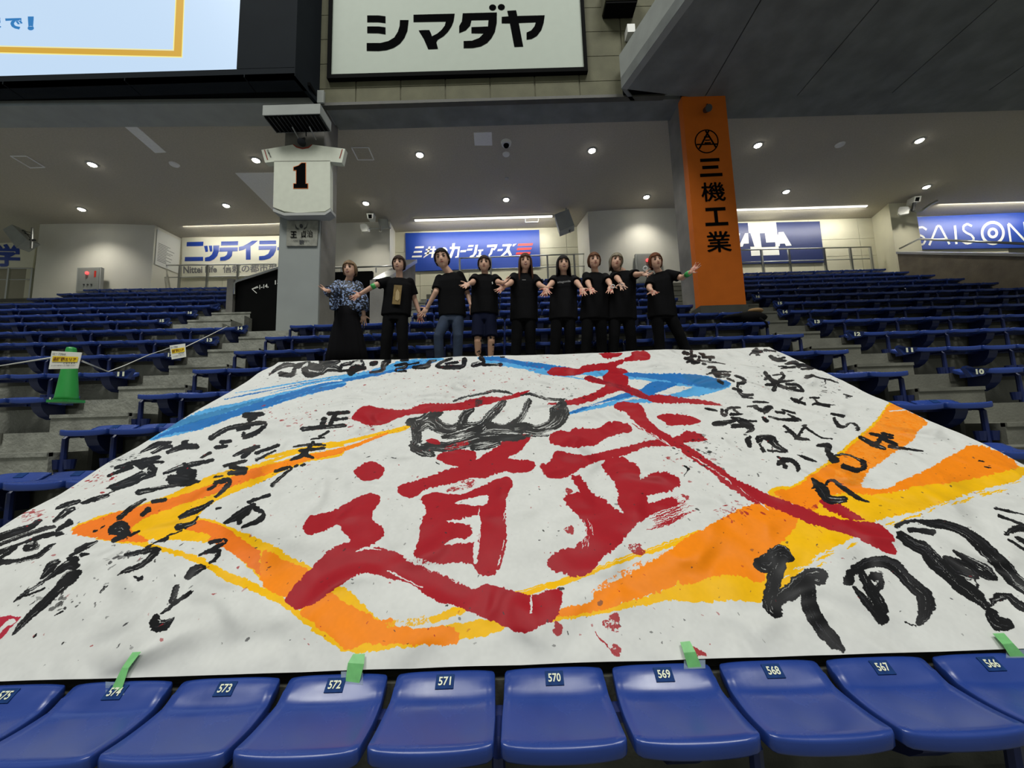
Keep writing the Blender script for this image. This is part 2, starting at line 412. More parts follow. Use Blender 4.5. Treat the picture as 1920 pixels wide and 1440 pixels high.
# the screen
m_scr = mat('screen_glow', srgb(194, 219, 245), 0.4, emit=0.97)
m_gold = mat('screen_gold', srgb(216, 168, 48), 0.4, emit=0.9)
m_gold2 = mat('screen_pale_yellow', srgb(250, 238, 140), 0.4, emit=0.95)
m_sblue = mat('screen_blue', srgb(20, 120, 190), 0.4, emit=0.9)
YSC = YH + .0
zb0 = atY(0, 122, YSC).z
scr = MB().box(-14, xs_ + .03, YSC, YSC + .08, zs, ZH + 5).build('video_screen', m_scr)
[setattr(m_.node_tree.nodes['Principled BSDF'].inputs['Base Color'],'default_value',(.02,.02,.02,1)) for m_ in (m_scr, m_gold, m_gold2, m_sblue)]
tag(scr, 'huge lit video screen with pale blue picture and gold border, upper left corner', 'screen')
for nm, P, m in [('gold_border', [[(-700, 82), (341, 107), (350, -120), (337, -120), (327, 96), (-700, 72)]], m_gold),
                 ('pale_border', [[(-700, 71.9), (327, 95.5), (337, -120), (335.5, -120), (325, 94), (-700, 70)], [(-700, 82), (341, 107), (350, -120), (351.5, -120), (342.5, 109), (-700, 84)]], m_gold2)]:
    polys_pix(nm, P, m, YSC, .01, scr)
text_pix('lettering', 'で', m_sblue, 11, 44, 34, 35, 54, 57, YSC, scr, .06, .012)
text_pix('lettering', '！', m_sblue, 53, 65, 32, 32, 58, 58, YSC, scr, .07, .012)
text_pix('lettering', 'ま', m_sblue, -32, 4, 30, 32, 55, 56, YSC, scr, .06, .012)
sl = area_light('screen_light', ((xs_ - 13) / 2, YSC - .1, ZH + 2.6), ((xs_ - 13) / 2, -10, ZH), 9, 4.5, 60, (.8, .9, 1))

# ------------------------------------------------------------------ big white sign on the facade
YG = YF - .04
sg = empty('advertising_sign', (0, YG, ZBM + .6), 'large white sign in black frame with four bold black katakana letters, top centre', 'sign')
bl_, br_ = atY(621, 143, YG), atY(1095, 129, YG)
zb_ = (bl_.z + br_.z) / 2; zt_ = zb_ + 2.75
under(sg, MB().box(bl_.x, br_.x, YG - .0, YG + .06, zb_, zt_).build('sign_face', m_sign))
fr = .075
for nm, q in [('frame_bar', (bl_.x - fr, br_.x + fr, zb_ - fr - .02, zb_)), ('frame_bar', (bl_.x - fr, br_.x + fr, zt_, zt_ + fr)), ('frame_bar', (bl_.x - fr, bl_.x, zb_, zt_)), ('frame_bar', (br_.x, br_.x + fr, zb_, zt_))]:
    under(sg, MB().box(q[0], q[1], YG - .05, YG + .07, q[2], q[3]).build(nm, m_black))
def Z2(P): return [(480 + x / 3, y / 3) for x, y in P]
kat = [
 Z2([(626, 88), (690, 88), (729, 93), (729, 131), (690, 126), (626, 126)]),
 Z2([(626, 150), (690, 150), (729, 155), (729, 194), (690, 188), (626, 187)]),
 Z2([(810, 114), (859, 114), (852, 175), (835, 215), (810, 247), (775, 270), (735, 283), (690, 288), (623, 287), (623, 243), (700, 243), (745, 232), (778, 212), (798, 180), (808, 148)]),
 Z2([(886, 84), (1118, 78), (1112, 120), (1100, 150), (1080, 180), (1055, 205), (1022, 225), (1015, 240), (1024, 276), (969, 278), (945, 222), (915, 172), (952, 170), (975, 170), (985, 190), (990, 205), (1020, 190), (1045, 168), (1062, 145), (1068, 122), (886, 125)]),
 Z2([(1163, 76), (1355, 71), (1354, 130), (1344, 180), (1325, 215), (1300, 243), (1265, 262), (1220, 271), (1168, 272), (1168, 232), (1215, 230), (1255, 215), (1281, 189), (1212, 188), (1212, 154), (1305, 150), (1308, 113), (1212, 115), (1205, 145), (1180, 172), (1143, 187), (1143, 148), (1158, 122)]),
 Z2([(1382, 96), (1420, 93), (1413, 62), (1463, 59), (1470, 91), (1624, 87), (1618, 130), (1605, 170), (1580, 203), (1550, 220), (1522, 224), (1522, 184), (1548, 172), (1566, 150), (1574, 126), (1478, 130), (1503, 263), (1453, 265), (1428, 132), (1382, 132)]),
 Z2([(1331 + 20 * math.cos(t), 43 + 17 * math.sin(t)) for t in [2 * PI * i / 20 for i in range(20)]]),
 Z2([(1380 + 20 * math.cos(t), 41 + 17 * math.sin(t)) for t in [2 * PI * i / 20 for i in range(20)]])]
polys_pix('lettering', kat, m_ink, YG, .006, sg)
# little grey box high on the facade right of the sign
fb = empty('floodlight', atY(1162, 12, YF - .2), 'pale floodlight box on the facade right of the white sign', 'floodlight')
p_ = atY(1162, 8, YF - .2); under(fb, MB().box(p_.x - .36, p_.x + .36, YF - .35, YF, p_.z - .06, p_.z + .5).build('body', m_fac))
under(fb, MB().box(p_.x - .34, p_.x + .34, YF - .33, YF, p_.z - .12, p_.z - .062).build('visor', m_black))
p_ = atY(1180, 62, YF - .1)
tag(MB().box(p_.x - .07, p_.x + .1, YF - .2, YF + .02, p_.z - .08, p_.z + .12).build('junction_box', m_wpl), 'small white box on the facade beside the slanting deck edge', 'box')

# ------------------------------------------------------------------ jersey board, its light box, plaque
YJ = 7.86
jr = empty('jersey_board', atY(570, 330, YJ), 'big white baseball jersey board with black number 1 on the left column', 'jersey sign')
jp = [(490, 281), (550, 271), (556, 276), (567, 279), (579, 277), (585, 271), (647, 279), (641, 305), (619, 303), (619, 390), (609, 396), (558, 399), (533, 396), (512, 388), (514, 303), (497, 305)]
mb = MB(); mb.prism([atY(x, y, YJ) for x, y in jp][::-1], (0.0, .13, 0)); under(jr, mb.build('jersey_body', mat('jersey_cream', srgb(206, 210, 194), 0.6, var=.04, scale=8)))
def under_pix(root, name, polys, m, Y, out): return polys_pix(name, polys, m, Y, out, root)
m_red = mat('trim_red', srgb(140, 50, 30), 0.6)
under_pix(jr, 'collar_trim', [[(549, 271.5), (556, 277), (567, 280), (579, 278), (586, 271.5), (584, 271), (578, 275), (567, 277.5), (557, 275), (551, 271)]], m_red, YJ, .004)
under_pix(jr, 'sleeve_trim', [[(495, 281), (497, 281), (503, 300), (501, 300)], [(641, 280), (643, 280), (638, 297), (636, 297)]], m_red, YJ, .004)
under_pix(jr, 'sleeve_line', [[(514, 302), (619, 301), (619, 301.8), (514, 302.8)]], mat('seam', srgb(140, 140, 130), .7), YJ, .004)
n1 = [(566, 306), (573, 306), (573, 345), (577, 345), (577, 353), (551, 353), (551, 345), (556, 345), (556, 319), (551, 319), (551, 314), (560, 311)]
n1o = [(565, 304.8), (574.2, 304.8), (574.2, 343.8), (578.2, 343.8), (578.2, 354.2), (549.8, 354.2), (549.8, 343.8), (554.8, 343.8), (554.8, 320.2), (549.8, 320.2), (549.8, 313), (559.5, 310)]
under_pix(jr, 'number_outline', [n1o], mat('outline_orange', srgb(205, 110, 40), .6), YJ, .004)
under_pix(jr, 'number', [n1], m_ink, YJ, .007)
text_quad('sleeve_lettering', 'YOMIURI', m_ink, atY(500, 281, YJ), atY(507, 296, YJ), atY(509.5, 295, YJ), atY(502.5, 280, YJ), jr, .01, .005)
mb = MB()
for a, b in [((512, 391), (533, 399)), ((533, 399), (609, 398)), ((609, 398), (620, 391))]:
    A = atY(*a, YJ - .02); B = atY(*b, YJ - .02); mb.prism([A, B, B - V((0, 0, .06)), A - V((0, 0, .06))], (0, .24, 0))
under(jr, mb.build('shelf', m_grey))
mb = MB(); A = atY(575, 238, 7.9); B = atY(572, 262, 7.75); mb.tube([A, B], .02); 
lb = empty('light_box', atY(550, 215, 7.5), 'white box light with dark grille above the jersey board', 'light')
YBx = 7.45
q0 = atY(492, 216, YBx); q1 = atY(600, 218, YBx); ztop = atY(545, 196, YBx).z
mbx = MB().box(q0.x, q1.x, YBx, YBx + .5, q0.z, ztop); under(lb, mbx.build('casing', m_fascia))
for i in range(14):
    x = q0.x + .03 + (q1.x - q0.x - .06) * i / 13; under(lb, MB().box(x - .008, x + .008, YBx + .03, YBx + .46, q0.z - .03, q0.z - .002).build('grille_bar', m_dkgrey))
under(lb, MB().box(q0.x + .02, q1.x - .02, YBx + .02, YBx + .47, q0.z - .012, q0.z + .001).build('grille_back', m_black))
for px in (546, 578): 
    a = atY(px, 222, 7.7); under(lb, MB().tube([(a.x, YBx + .3, q0.z - .03), (a.x, 8.05, q0.z - .1)], .015).build('bracket', m_grey))
for px in (516, 546, 577):
    a = atY(px, 194, YBx + .1); under(lb, MB().tube([(a.x, YBx + .1, ztop - .02), (a.x, YBx + .1, ztop + .05)], .02).build('lug', m_grey))
sp = MB().tube([atY(574, 236, 7.95), atY(574, 255, 7.9)], .012, 6); c_ = atY(567, 264, 7.9); sp.tube([c_ + V((0.02, .05, .10)), c_ + V((0, 0, 0)), c_ + V((0, -.03, -.06))], [.02, .05, .09], 12)
tag(sp.build('spotlight', m_dkgrey), 'small dark spotlight hanging just above the jersey collar', 'spotlight')
YP = 8.02
pq = empty('plaque', atY(566, 437, YP), 'metal plaque with black characters below the jersey board', 'plaque')
A, B, C, D = atY(537, 461, YP), atY(594, 461, YP), atY(597, 414, YP), atY(538, 414, YP)
under(pq, MB().prism([A, B, C, D], (0, .03, 0)).build('plate', mat('plaque_metal', srgb(150, 150, 140), .45, metal=.5, var=.3, scale=6, bump=.5, bscale=9)))
text_quad('lettering', '王', m_ink, atY(545, 446, YP), atY(557, 446, YP), atY(557, 434, YP), atY(545, 434, YP), pq, .03, .012)
text_quad('lettering', '貞治', m_ink, atY(564, 446, YP), atY(587, 445, YP), atY(587, 432, YP), atY(564, 433, YP), pq, .008, .012)
text_quad('lettering', 'OH Sadaharu', m_dkgrey, atY(551, 453, YP), atY(580, 453, YP), atY(580, 449.5, YP), atY(551, 449.5, YP), pq, .0, .012)
under_pix(pq, 'figure_print', [[(553, 420), (557, 427), (560, 428), (560, 431), (555, 429)], [(578, 417), (574, 426), (570, 428), (570, 431), (575, 427)], arc(565, 424, 3, 4, 0, 330, 10), [(562, 451), (566, 450), (566, 458), (562, 457)], [(567, 450), (570, 451), (569, 458), (567, 457)]], m_dkgrey, YP, .011)

# ------------------------------------------------------------------ ceiling fittings
m_lamp = mat('lamp_glow', (1.0, .97, .88), .5, emit=26)
m_tube = mat('tube_glow', (1, .98, .93), .5, emit=1.7)
def ceil_pt(px, py): return atZ(px, py, ZC)
rows_ = [('front', [(173, 308), (480, 300), (787, 290), (1110, 282), (1421, 272), (1724, 263)]), ('rear', [(153, 392), (424, 385), (686, 381), (949, 374), (1212, 369), (1474, 359), (1737, 350)])]
ordn = ['leftmost', 'second from left', 'third from left', 'fourth from left', 'fifth from left', 'sixth from left', 'rightmost']
proto_dl = None
for rn, L in rows_:
    for i, (px, py) in enumerate(L):
        p = ceil_pt(px, py); nm = ordn[i] if i < len(L) - 1 else 'rightmost'
        d = empty('downlight', p, 'round recessed ceiling downlight, %s in the %s row' % (nm, rn), 'downlight', 'recessed downlights in the ceiling')
        if proto_dl is None:
            r_ = MB().loft([[V((.13 * math.cos(t), .13 * math.sin(t), z)) if z > -.02 else V((.10 * math.cos(t), .10 * math.sin(t), z)) for t in [2 * PI * k / 20 for k in range(20)]] for z in (0, -.012, -.022)], False)
            rim = r_.build('rim', m_grey); bulb = MB().ball((0, 0, -.012), (.085, .085, .045), 14, 8).build('bulb', m_lamp, None, True)
            proto_dl = (rim, bulb); rim.parent = d; bulb.parent = d
        else:
            for o in proto_dl: c = o.copy(); COL.objects.link(c); c.parent = d
        l = bpy.data.lights.new('downlight_lamp', 'SPOT'); l.energy = 150; l.spot_size = math.radians(125); l.spot_blend = 1; l.color = (1, .95, .84); l.shadow_soft_size = .1
        lo = bpy.data.objects.new('downlight_lamp', l); COL.objects.link(lo); lo.location = p + V((0, 0, -.10))
def tubelight(px0, py0, px1, py1, Yt, lab, m=m_tube):
    a = atY(px0, py0, Yt); b = atY(px1, py1, Yt); z = (a.z + b.z) / 2
    t = empty('strip_light', (a.x, Yt, z), lab, 'strip light')
    under(t, MB().box(a.x, b.x, Yt - .04, Yt + .14, z + .012, max(z + .03, ZC - .002)).build('housing', m_ceil))
    under(t, MB().box(a.x + .05, b.x - .05, Yt - .03, Yt + .04, z - .03, z + .012).build('tube', m))
    area_light('strip_lamp', ((a.x + b.x) / 2, Yt + .0, z - .08), ((a.x + b.x) / 2, Yt + .8, z - 1.1), b.x - a.x, .1, 15 * (b.x - a.x), (1, .97, .88))
tubelight(343, 417, 545, 417, 13.0, 'long strip light above the white sign with blue katakana')
tubelight(775, 411, 1038, 407, 13.0, 'long strip light above the blue sign behind the group')
tubelight(1376, 394, 1628, 385, 13.0, 'long strip light above the navy sign right of the orange column')
tubelight(1762, 379, 2000, 372, 13.0, 'long strip light above the blue sign at the right edge')
tubelight(-160, 419, 25, 421, 13.0, 'strip light end at the left edge above the white sign')
def ceil_plate(name, pts, m, lab, cat, th=.015):
    return tag(MB().prism([ceil_pt(*p) for p in pts], (0, 0, -th)).build(name, m), lab, cat)
ceil_plate('vent_cover', [(888, 248), (922, 247), (923, 272), (890, 272)], m_ceil2, 'white square vent cover in ceiling beside the dome camera', 'vent')
def hatch(pts, lab):
    root = MB().prism([ceil_pt(*p) for p in pts], (0, 0, -.008)).build('ceiling_hatch', m_ceil)
    tag(root, lab, 'hatch'); P = [ceil_pt(*p) for p in pts]
    for i in range(4):
        MB().tube([P[i] + V((0, 0, -.01)), P[(i + 1) % 4] + V((0, 0, -.01))], .018, 4).build('frame_bar', m_ceil2, root)
hatch([(659, 276), (691, 276), (701, 299), (671, 299)], 'thin framed square hatch in ceiling right of the jersey board')
hatch([(20, 292), (50, 292), (84, 313), (57, 314)], 'thin framed square hatch in ceiling at far left')
hatch([(985, 408), (1010, 407), (1009, 415), (985, 416)], 'small framed hatch in ceiling behind the strip light above the blue sign')
ceil_plate('ceiling_strip', [(228, 232), (251, 232), (312, 285), (291, 286)], m_ceil2, 'pale narrow strip across the ceiling at upper left', 'ceiling strip')
ceil_plate('ceiling_panel', [(441, 324), (560, 323), (560, 402), (524, 406)], m_ceil2, 'pale triangular ceiling panel behind the jersey board', 'ceiling panel')
def disc(name, px, py, r, m, lab, cat, h=.03):
    p = ceil_pt(px, py); return tag(MB().tube([p, p + V((0, 0, -h))], [r, r * .85], 16).build(name, m), lab, cat)
disc('smoke_detector', 949, 289, .10, m_wpl, 'white round detector on ceiling just below the dome camera', 'detector')
disc('smoke_detector', 327, 308, .12, m_ceil2, 'pale round cover on ceiling between the two left front downlights', 'detector')
disc('smoke_detector', 1575, 271, .12, m_ceil2, 'pale round cover on ceiling between the two right front downlights', 'detector')
disc('smoke_detector', 950, 334, .06, m_grey, 'tiny sprinkler head in ceiling above the group', 'detector')
p = ceil_pt(949, 267); dc = empty('dome_camera', p, 'white dome camera with dark lens on ceiling beside the vent cover', 'camera')
under(dc, MB().tube([p, p + V((0, 0, -.07))], [.14, .12], 18).build('base', m_wpl)); under(dc, MB().ball(p + V((0, 0, -.08)), (.075, .075, .07)).build('lens_dome', m_black, None, True))

# ------------------------------------------------------------------ signs on the back wall
m_sw = mat('sign_cream_face', srgb(226, 224, 204), .45, var=.02, scale=4, rvar=.04)
m_sb = mat('sign_blue_face', srgb(28, 66, 160), .42, var=.04, scale=2)
m_sn = mat('sign_navy_face', srgb(24, 40, 92), .4, var=.04, scale=2)
m_b = mat('lettering_blue', srgb(30, 66, 160), .3); m_w = mat('lettering_white', srgb(236, 236, 228), .4); m_g = mat('lettering_grey', srgb(120, 120, 120), .5)
m_r = mat('lettering_red', srgb(220, 60, 50), .4)
YW = YB - .06
def wsign(name, P, m, lab):
    r = MB().prism([atY(x, y, YW) for x, y in P], (0, .05, 0)).build(name, m); return tag(r, lab, 'sign')
s1 = wsign('wall_sign', [(341, 521), (560, 517), (560, 442), (341, 445)], m_sw, 'cream wall sign with blue katakana left of the jersey column')
def ZA(P): return [(x / 4, 380 + y / 4) for x, y in P]
def ZE(P): return [(360 + x / 4, 380 + y / 4) for x, y in P]
nl = [ZA([(1402, 296), (1527, 293), (1524, 325), (1400, 328)]), ZA([(1388, 408), (1524, 407), (1524, 437), (1386, 440)]),
      ZE([(91, 325), (118, 323), (121, 368), (102, 372)]), ZE([(126, 323), (152, 322), (153, 366), (136, 368)]), ZE([(160, 322), (206, 321), (202, 365), (190, 400), (165, 425), (135, 438), (98, 440), (98, 412), (130, 405), (150, 388), (160, 362)]),
      ZE([(220, 292), (348, 289), (346, 320), (218, 323)]), ZE([(208, 337), (345, 335), (343, 365), (304, 366), (300, 400), (280, 422), (250, 434), (212, 436), (212, 410), (245, 404), (262, 390), (268, 367), (205, 368)]),
      ZE([(452, 286), (496, 285), (460, 315), (440, 328), (440, 428), (405, 429), (405, 345), (385, 355), (352, 362), (352, 332), (385, 325), (420, 306)]),
      ZE([(506, 286), (632, 284), (632, 312), (506, 314)]), ZE([(500, 325), (634, 323), (630, 360), (612, 395), (585, 418), (545, 430), (503, 431), (503, 402), (545, 398), (572, 384), (588, 353), (500, 355)]),
      ZE([(642, 334), (760, 332), (760, 356), (640, 358)])]
polys_pix('lettering', nl, m_b, YW, .006, s1)
text_pix('lettering', 'Nittei Life', m_g, 344, 407, 499, 499, 513, 511, YW, s1, .03, .008)
text_pix('lettering', '信頼の都市型ラ', m_g, 418, 536, 497, 494, 512, 510, YW, s1, .02, .008)
s0 = wsign('wall_sign', [(-80, 503), (61, 502), (69, 447), (-80, 446)], m_sw, 'cream wall sign with a blue character at left edge')
text_pix('lettering', '学', m_b, -12, 38, 457, 458, 500, 501, YW, s0, .035, .008)
s2 = wsign('wall_sign', [(761, 509), (1013, 500), (1011, 431), (760, 437)], m_sb, 'blue wall sign with white lettering and red bars behind the group')
def ZM(P): return [(760 + x / 6, 420 + y / 6) for x, y in P]
mi = [ZM(P) for P in [
 [(112, 254), (210, 250), (206, 271), (106, 275)], [(98, 306), (190, 302), (186, 322), (92, 326)], [(78, 358), (188, 354), (184, 374), (71, 378)],
 [(232, 282), (345, 276), (343, 292), (228, 298)], [(220, 322), (340, 316), (336, 334), (214, 340)], [(262, 256), (285, 255), (262, 345), (205, 384), (204, 372), (240, 340)], [(310, 253), (334, 252), (312, 380), (290, 381)],
 [(396, 300), (405, 275), (430, 262), (455, 266), (474, 290), (470, 330), (440, 368), (410, 380), (415, 362), (445, 335), (450, 300), (438, 284), (424, 290), (408, 345), (385, 350)],
 [(502, 258), (616, 254), (600, 375), (560, 382), (562, 366), (580, 362), (592, 280), (556, 282), (520, 384), (482, 386), (528, 284), (500, 282)], [(530, 218), (560, 216), (553, 256), (524, 258)],
 [(622, 296), (688, 292), (680, 316), (616, 320)],
 [(712, 240), (770, 236), (764, 256), (706, 260)], [(698, 280), (756, 276), (750, 298), (692, 302)], [(790, 236), (818, 234), (800, 330), (770, 368), (720, 380), (728, 360), (762, 345), (775, 310)],
 [(820, 290), (878, 286), (874, 304), (856, 305), (848, 352), (870, 351), (866, 372), (796, 376), (800, 355), (820, 354), (832, 306), (816, 307)],
 [(922, 236), (1036, 230), (1026, 268), (1000, 300), (988, 290), (1006, 258), (918, 262)], [(968, 272), (994, 270), (972, 340), (942, 366), (932, 352), (950, 330)],
 [(1042, 284), (1098, 280), (1090, 302), (1034, 306)],
 [(1096, 230), (1186, 226), (1170, 290), (1200, 350), (1170, 356), (1148, 318), (1108, 356), (1070, 362), (1130, 300), (1150, 252), (1090, 254)], [(1186, 230), (1200, 229), (1190, 250), (1178, 251)], [(1212, 228), (1252, 222), (1220, 252), (1204, 252)]]]
polys_pix('lettering', mi, m_w, YW, .006, s2)
polys_pix('red_bars', [ZM(P) for P in [[(1272, 222), (1438, 216), (1428, 242), (1262, 248)], [(1262, 270), (1424, 264), (1414, 290), (1252, 296)], [(1250, 320), (1412, 314), (1402, 340), (1240, 346)]]], m_r, YW, .006, s2)
s3 = wsign('wall_sign', [(1300, 496), (1546, 492), (1537, 415), (1300, 420)], m_sn, 'navy wall sign with white letters and square right of the orange column')
def ZR(P): return [(1300 + x / 3.097, 360 + y / 3.097) for x, y in P]
polys_pix('white_square', [ZR([(316, 181), (479, 176), (500, 366), (336, 371)])], m_w, YW, .005, s3)
for P in ([(318, 240), (331, 239), (354, 318), (327, 318)], [(384, 240), (415, 239), (422, 294), (474, 292), (478, 318), (396, 321)]): polys_pix('lettering', [ZR(P)], m_sn, YW, .010, s3)
gal = [[(270, 240), (240, 244), (215, 280), (225, 316), (262, 318), (268, 282), (245, 284), (243, 300), (238, 290), (250, 262), (266, 260)],
 [(300, 240), (317, 239), (321, 300), (292, 301), (285, 318), (262, 319)],
 [(494, 234), (522, 233), (570, 312), (536, 314), (530, 300), (502, 301), (500, 316), (474, 317)]]
for P in gal: polys_pix('lettering', [ZR(P)], m_w, YW, .012, s3)
s4 = wsign('wall_sign', [(1690, 468), (2060, 462), (2060, 392), (1690, 408)], m_sb, 'bright blue wall sign with thin white letters at the right edge')
def ltr(P, w):  # thick polyline as polygon list
    return [bar(*P[i], *P[i + 1], w) for i in range(len(P) - 1)]
sa = []
sa += ltr([(1737, 431), (1730, 426), (1722, 427), (1718, 433), (1722, 440), (1731, 444), (1735, 451), (1731, 458), (1722, 460), (1716, 456)], 3.6)
sa += ltr([(1742, 460), (1757, 424), (1762, 424), (1780, 458)], 4) + ltr([(1748, 450), (1774, 448)], 3.4)
sa += ltr([(1790, 423), (1793, 458)], 4.4)
sa += ltr([(1822, 424), (1813, 420), (1806, 424), (1806, 432), (1812, 437), (1821, 441), (1826, 448), (1821, 455), (1812, 457), (1803, 452)], 4)
def ringp(cx, cy, r0, r1, n=32):
    return [[(cx + r0 * math.cos(t), cy + r0 * math.sin(t)), (cx + r0 * math.cos(t2), cy + r0 * math.sin(t2)), (cx + r1 * math.cos(t2), cy + r1 * math.sin(t2)), (cx + r1 * math.cos(t), cy + r1 * math.sin(t))] for t, t2 in [(2 * PI * k / n, 2 * PI * (k + 1) / n) for k in range(n)]]
sa += ringp(1861, 437, 17.5, 22.5) + ringp(1861, 437, 5, 10)
sa += ltr([(1895, 456), (1890, 420), (1892, 420), (1922, 452), (1924, 452), (1920, 416)], 4)
polys_pix('lettering', sa, m_w, YW, .006, s4)
# text poster on the side of the left core
P0 = V((a1 + .02, 12.92, 0)); P1_ = V((cx(341, 430, YB) + .012, YB, 0))
dd = (P1_ - P0)
pz0, pz1 = atY(291, 495, 12.95).z, min(ZC - .12, atY(291, 410, 12.95).z)
A, B, C, D = [P0 + dd * t + V((.02, 0, z)) for t, z in ((.04, pz0), (.94, pz0), (.94, pz1), (.04, pz1))]
po = tag(MB().prism([A, B, C, D], (-.012, 0, 0)).build('poster', m_wpl), 'tall white notice with fine grey print on the side of the left white core', 'poster')
nl_ = MB()
for i in range(12):
    t1 = .3 + .5 * random.random(); z = pz0 + (pz1 - pz0) * (.62 - .045 * i)
    a, b = P0 + dd * .10, P0 + dd * (.10 + t1); nl_.add([a + V((.024, 0, z)), b + V((.024, 0, z)), b + V((.024, 0, z + .02)), a + V((.024, 0, z + .02))], [(0, 1, 2, 3)])
nl_.build('fine_print', m_g, po, fix=False)
# ------------------------------------------------------------------ railings at the back walkway
YR = 13.35
def railing(xs, ytop, yl, ybot, lab, Y=YR, curve_l=False, curve_r=False):
    """xs post pixel columns; ytop(x), ymid(x), ybot(x) pixel rows as (left, right)"""
    x0, x1 = xs[0], xs[-1]
    f = lambda yy, x: yy[0] + (yy[1] - yy[0]) * (x - x0) / (x1 - x0)
    r = empty('railing', atY(x0, f(ybot, x0), Y), lab, 'railing')
    for nm, yy, rad in (('top_rail', ytop, .024), ('middle_rail', yl, .017)):
        under(r, MB().tube([atY(x0, f(yy, x0), Y), atY(x1, f(yy, x1), Y)], rad, 8).build(nm, m_steel, None, True))
    for x in xs:
        a = atY(x, f(ytop, x), Y); b = V((a.x, Y, tierZ(21)))
        under(r, MB().box(a.x - .03, a.x + .03, Y - .03, Y + .03, b.z, a.z).build('post', m_steel))
    return r
railing([198, 235, 287, 338, 390, 447, 515], (499, 495), (522, 517), (540, 540), 'steel railing in front of the white sign with blue katakana')
railing([-60, 18, 62], (503, 503), (524, 524), (545, 545), 'steel railing end at the left edge below the white core')
railing([862, 920, 1026, 1076, 1127, 1159], (484, 474), (506, 497), (535, 525), 'steel railing behind the heads of the group')
railing([1385, 1427, 1478, 1544, 1593, 1631], (469, 463), (492, 485), (520, 500), 'steel railing in front of the navy sign right of the orange column')
# electric boxes on the cores
def ebox(P, Y, lab):
    A, B, C, D = [atY(x, y, Y) for x, y in P]
    r = MB().prism([A, B, C, D], (0, .1, 0)).build('electric_box', m_grey); tag(r, lab, 'electric box')
    ins = lambda s, t: (A * (1 - s) + B * s) * (1 - t) + (D * (1 - s) + C * s) * t
    MB().prism([ins(.06, .04), ins(.94, .04), ins(.94, .96), ins(.06, .96)], (0, -.012, 0)).build('door', m_fascia, r)
    mb = MB(); c = ins(.46, .76); mb.ball(c + V((0, -.03, 0)), .05); mb.build('red_lamp', mat('red_lamp', (1, .06, .06), .4, emit=2.5), r, True)
    MB().prism([ins(.74, .6), ins(.82, .6), ins(.82, .85), ins(.74, .85)], (0, -.02, 0)).build('red_label', m_r, r)
    mb = MB()
    for s in (.34, .5, .66): p = ins(s, .3); mb.tube([p, p + V((0, -.03, 0))], .025, 8)
    mb.build('knobs', m_dkgrey, r); return r
ebox([(142, 548), (187, 548), (190, 501), (145, 502)], 12.46, 'grey electric box with red lamp on the left white core')
ebox([(1195, 530), (1240, 530), (1238, 475), (1191, 476)], 12.62, 'grey electric box with red lamp on white core behind the rightmost person')
# speakers, antennas and cameras on brackets
def wedge(P, Y, th, m): A = [atY(x, y, Y) for x, y in P]; return MB().prism(A, (.05, th, -.02)).build('cabinet', m)
r = empty('speaker', atY(1058, 412, 12.9), 'light grey loudspeaker hanging from ceiling right of the blue sign', 'speaker')
under(r, wedge([(1040, 402), (1066, 392), (1077, 422), (1049, 433)], 12.4, .35, m_fascia)); under(r, MB().tube([atY(1068, 423, 12.6), atY(1069, 436, 12.6)], .035, 8).build('bracket', m_steel))
under(r, MB().tube([atY(1062, 404, 12.6), V((atY(1062, 404, 12.6).x, 12.6, ZC))], .03, 8).build('hanger', m_grey))
r = empty('speaker', atY(25, 440, 12.0), 'grey loudspeaker tilted on a wall bracket at far left', 'speaker')
under(r, wedge([(5, 430), (22, 421), (52, 450), (30, 464)], 11.9, .3, m_fascia)); under(r, MB().tube([atY(61, 427, 12.0), atY(59, 466, 12.0)], .035, 8).build('pole', m_steel))
under(r, MB().tube([atY(42, 450, 12.0), atY(66, 450, 12.0)], .03, 8).build('arm', m_dkgrey)); 
for q in ((432, 436), (435, 442), (431, 447)): under(r, MB().tube([atY(30, q[0], 12.1), atY(44, q[0] + 1, 12.05), atY(58, q[1], 12.0)], .008, 5).build('cable', m_black))
r = empty('antenna', atY(690, 428, 12.6), 'white flat antenna on steel bracket left of the blue sign', 'antenna')
under(r, MB().prism([atY(x, y, 12.6) for x, y in [(675, 421), (684, 419), (690, 426), (689, 433), (679, 434), (676, 428)]], (.05, .08, 0)).build('panel', m_wpl))
under(r, MB().tube([atY(688, 429, 12.65), atY(732, 428, 12.65), atY(731, 428, 13.1)], .025, 8).build('arm', m_steel)); under(r, MB().tube([atY(713, 424, 12.6), atY(713, 434, 12.6)], .05, 8).build('clamp', m_steel))
under(r, MB().prism([atY(x, y, 12.8) for x, y in [(708, 410), (726, 411), (728, 427), (712, 430)]], (.0, .06, 0)).build('back_plate', m_fascia))
r = empty('security_camera', atY(693, 404, 12.5), 'white security camera with black lens under ceiling left of the blue sign', 'camera')
under(r, MB().prism([atY(x, y, 12.4) for x, y in [(687, 400), (700, 400), (699, 410), (689, 410)]], (0, .25, .02)).build('body', m_wpl)); under(r, MB().prism([atY(x, y, 12.39) for x, y in [(690, 402), (697, 402), (697, 409), (691, 409)]], (0, .02, 0)).build('lens', m_black))
pc = atY(693, 399, 12.5); under(r, MB().tube([pc, V((pc.x, pc.y, ZC))], .02, 6).build('stem', m_grey))
r = empty('security_camera', atY(1722, 375, 12.5), 'white security camera with black lens above the right white core', 'camera')
under(r, MB().prism([atY(x, y, 12.4) for x, y in [(1715, 368), (1728, 367), (1726, 378), (1713, 379)]], (0, .25, .02)).build('body', m_wpl)); under(r, MB().prism([atY(x, y, 12.39) for x, y in [(1718, 370), (1725, 369.5), (1723, 377), (1716, 377)]], (0, .02, 0)).build('lens', m_black))
under(r, MB().tube([atY(1714, 380, 12.45), atY(1712, 396, 12.5)], .05, 6).build('bracket', m_dkgrey))
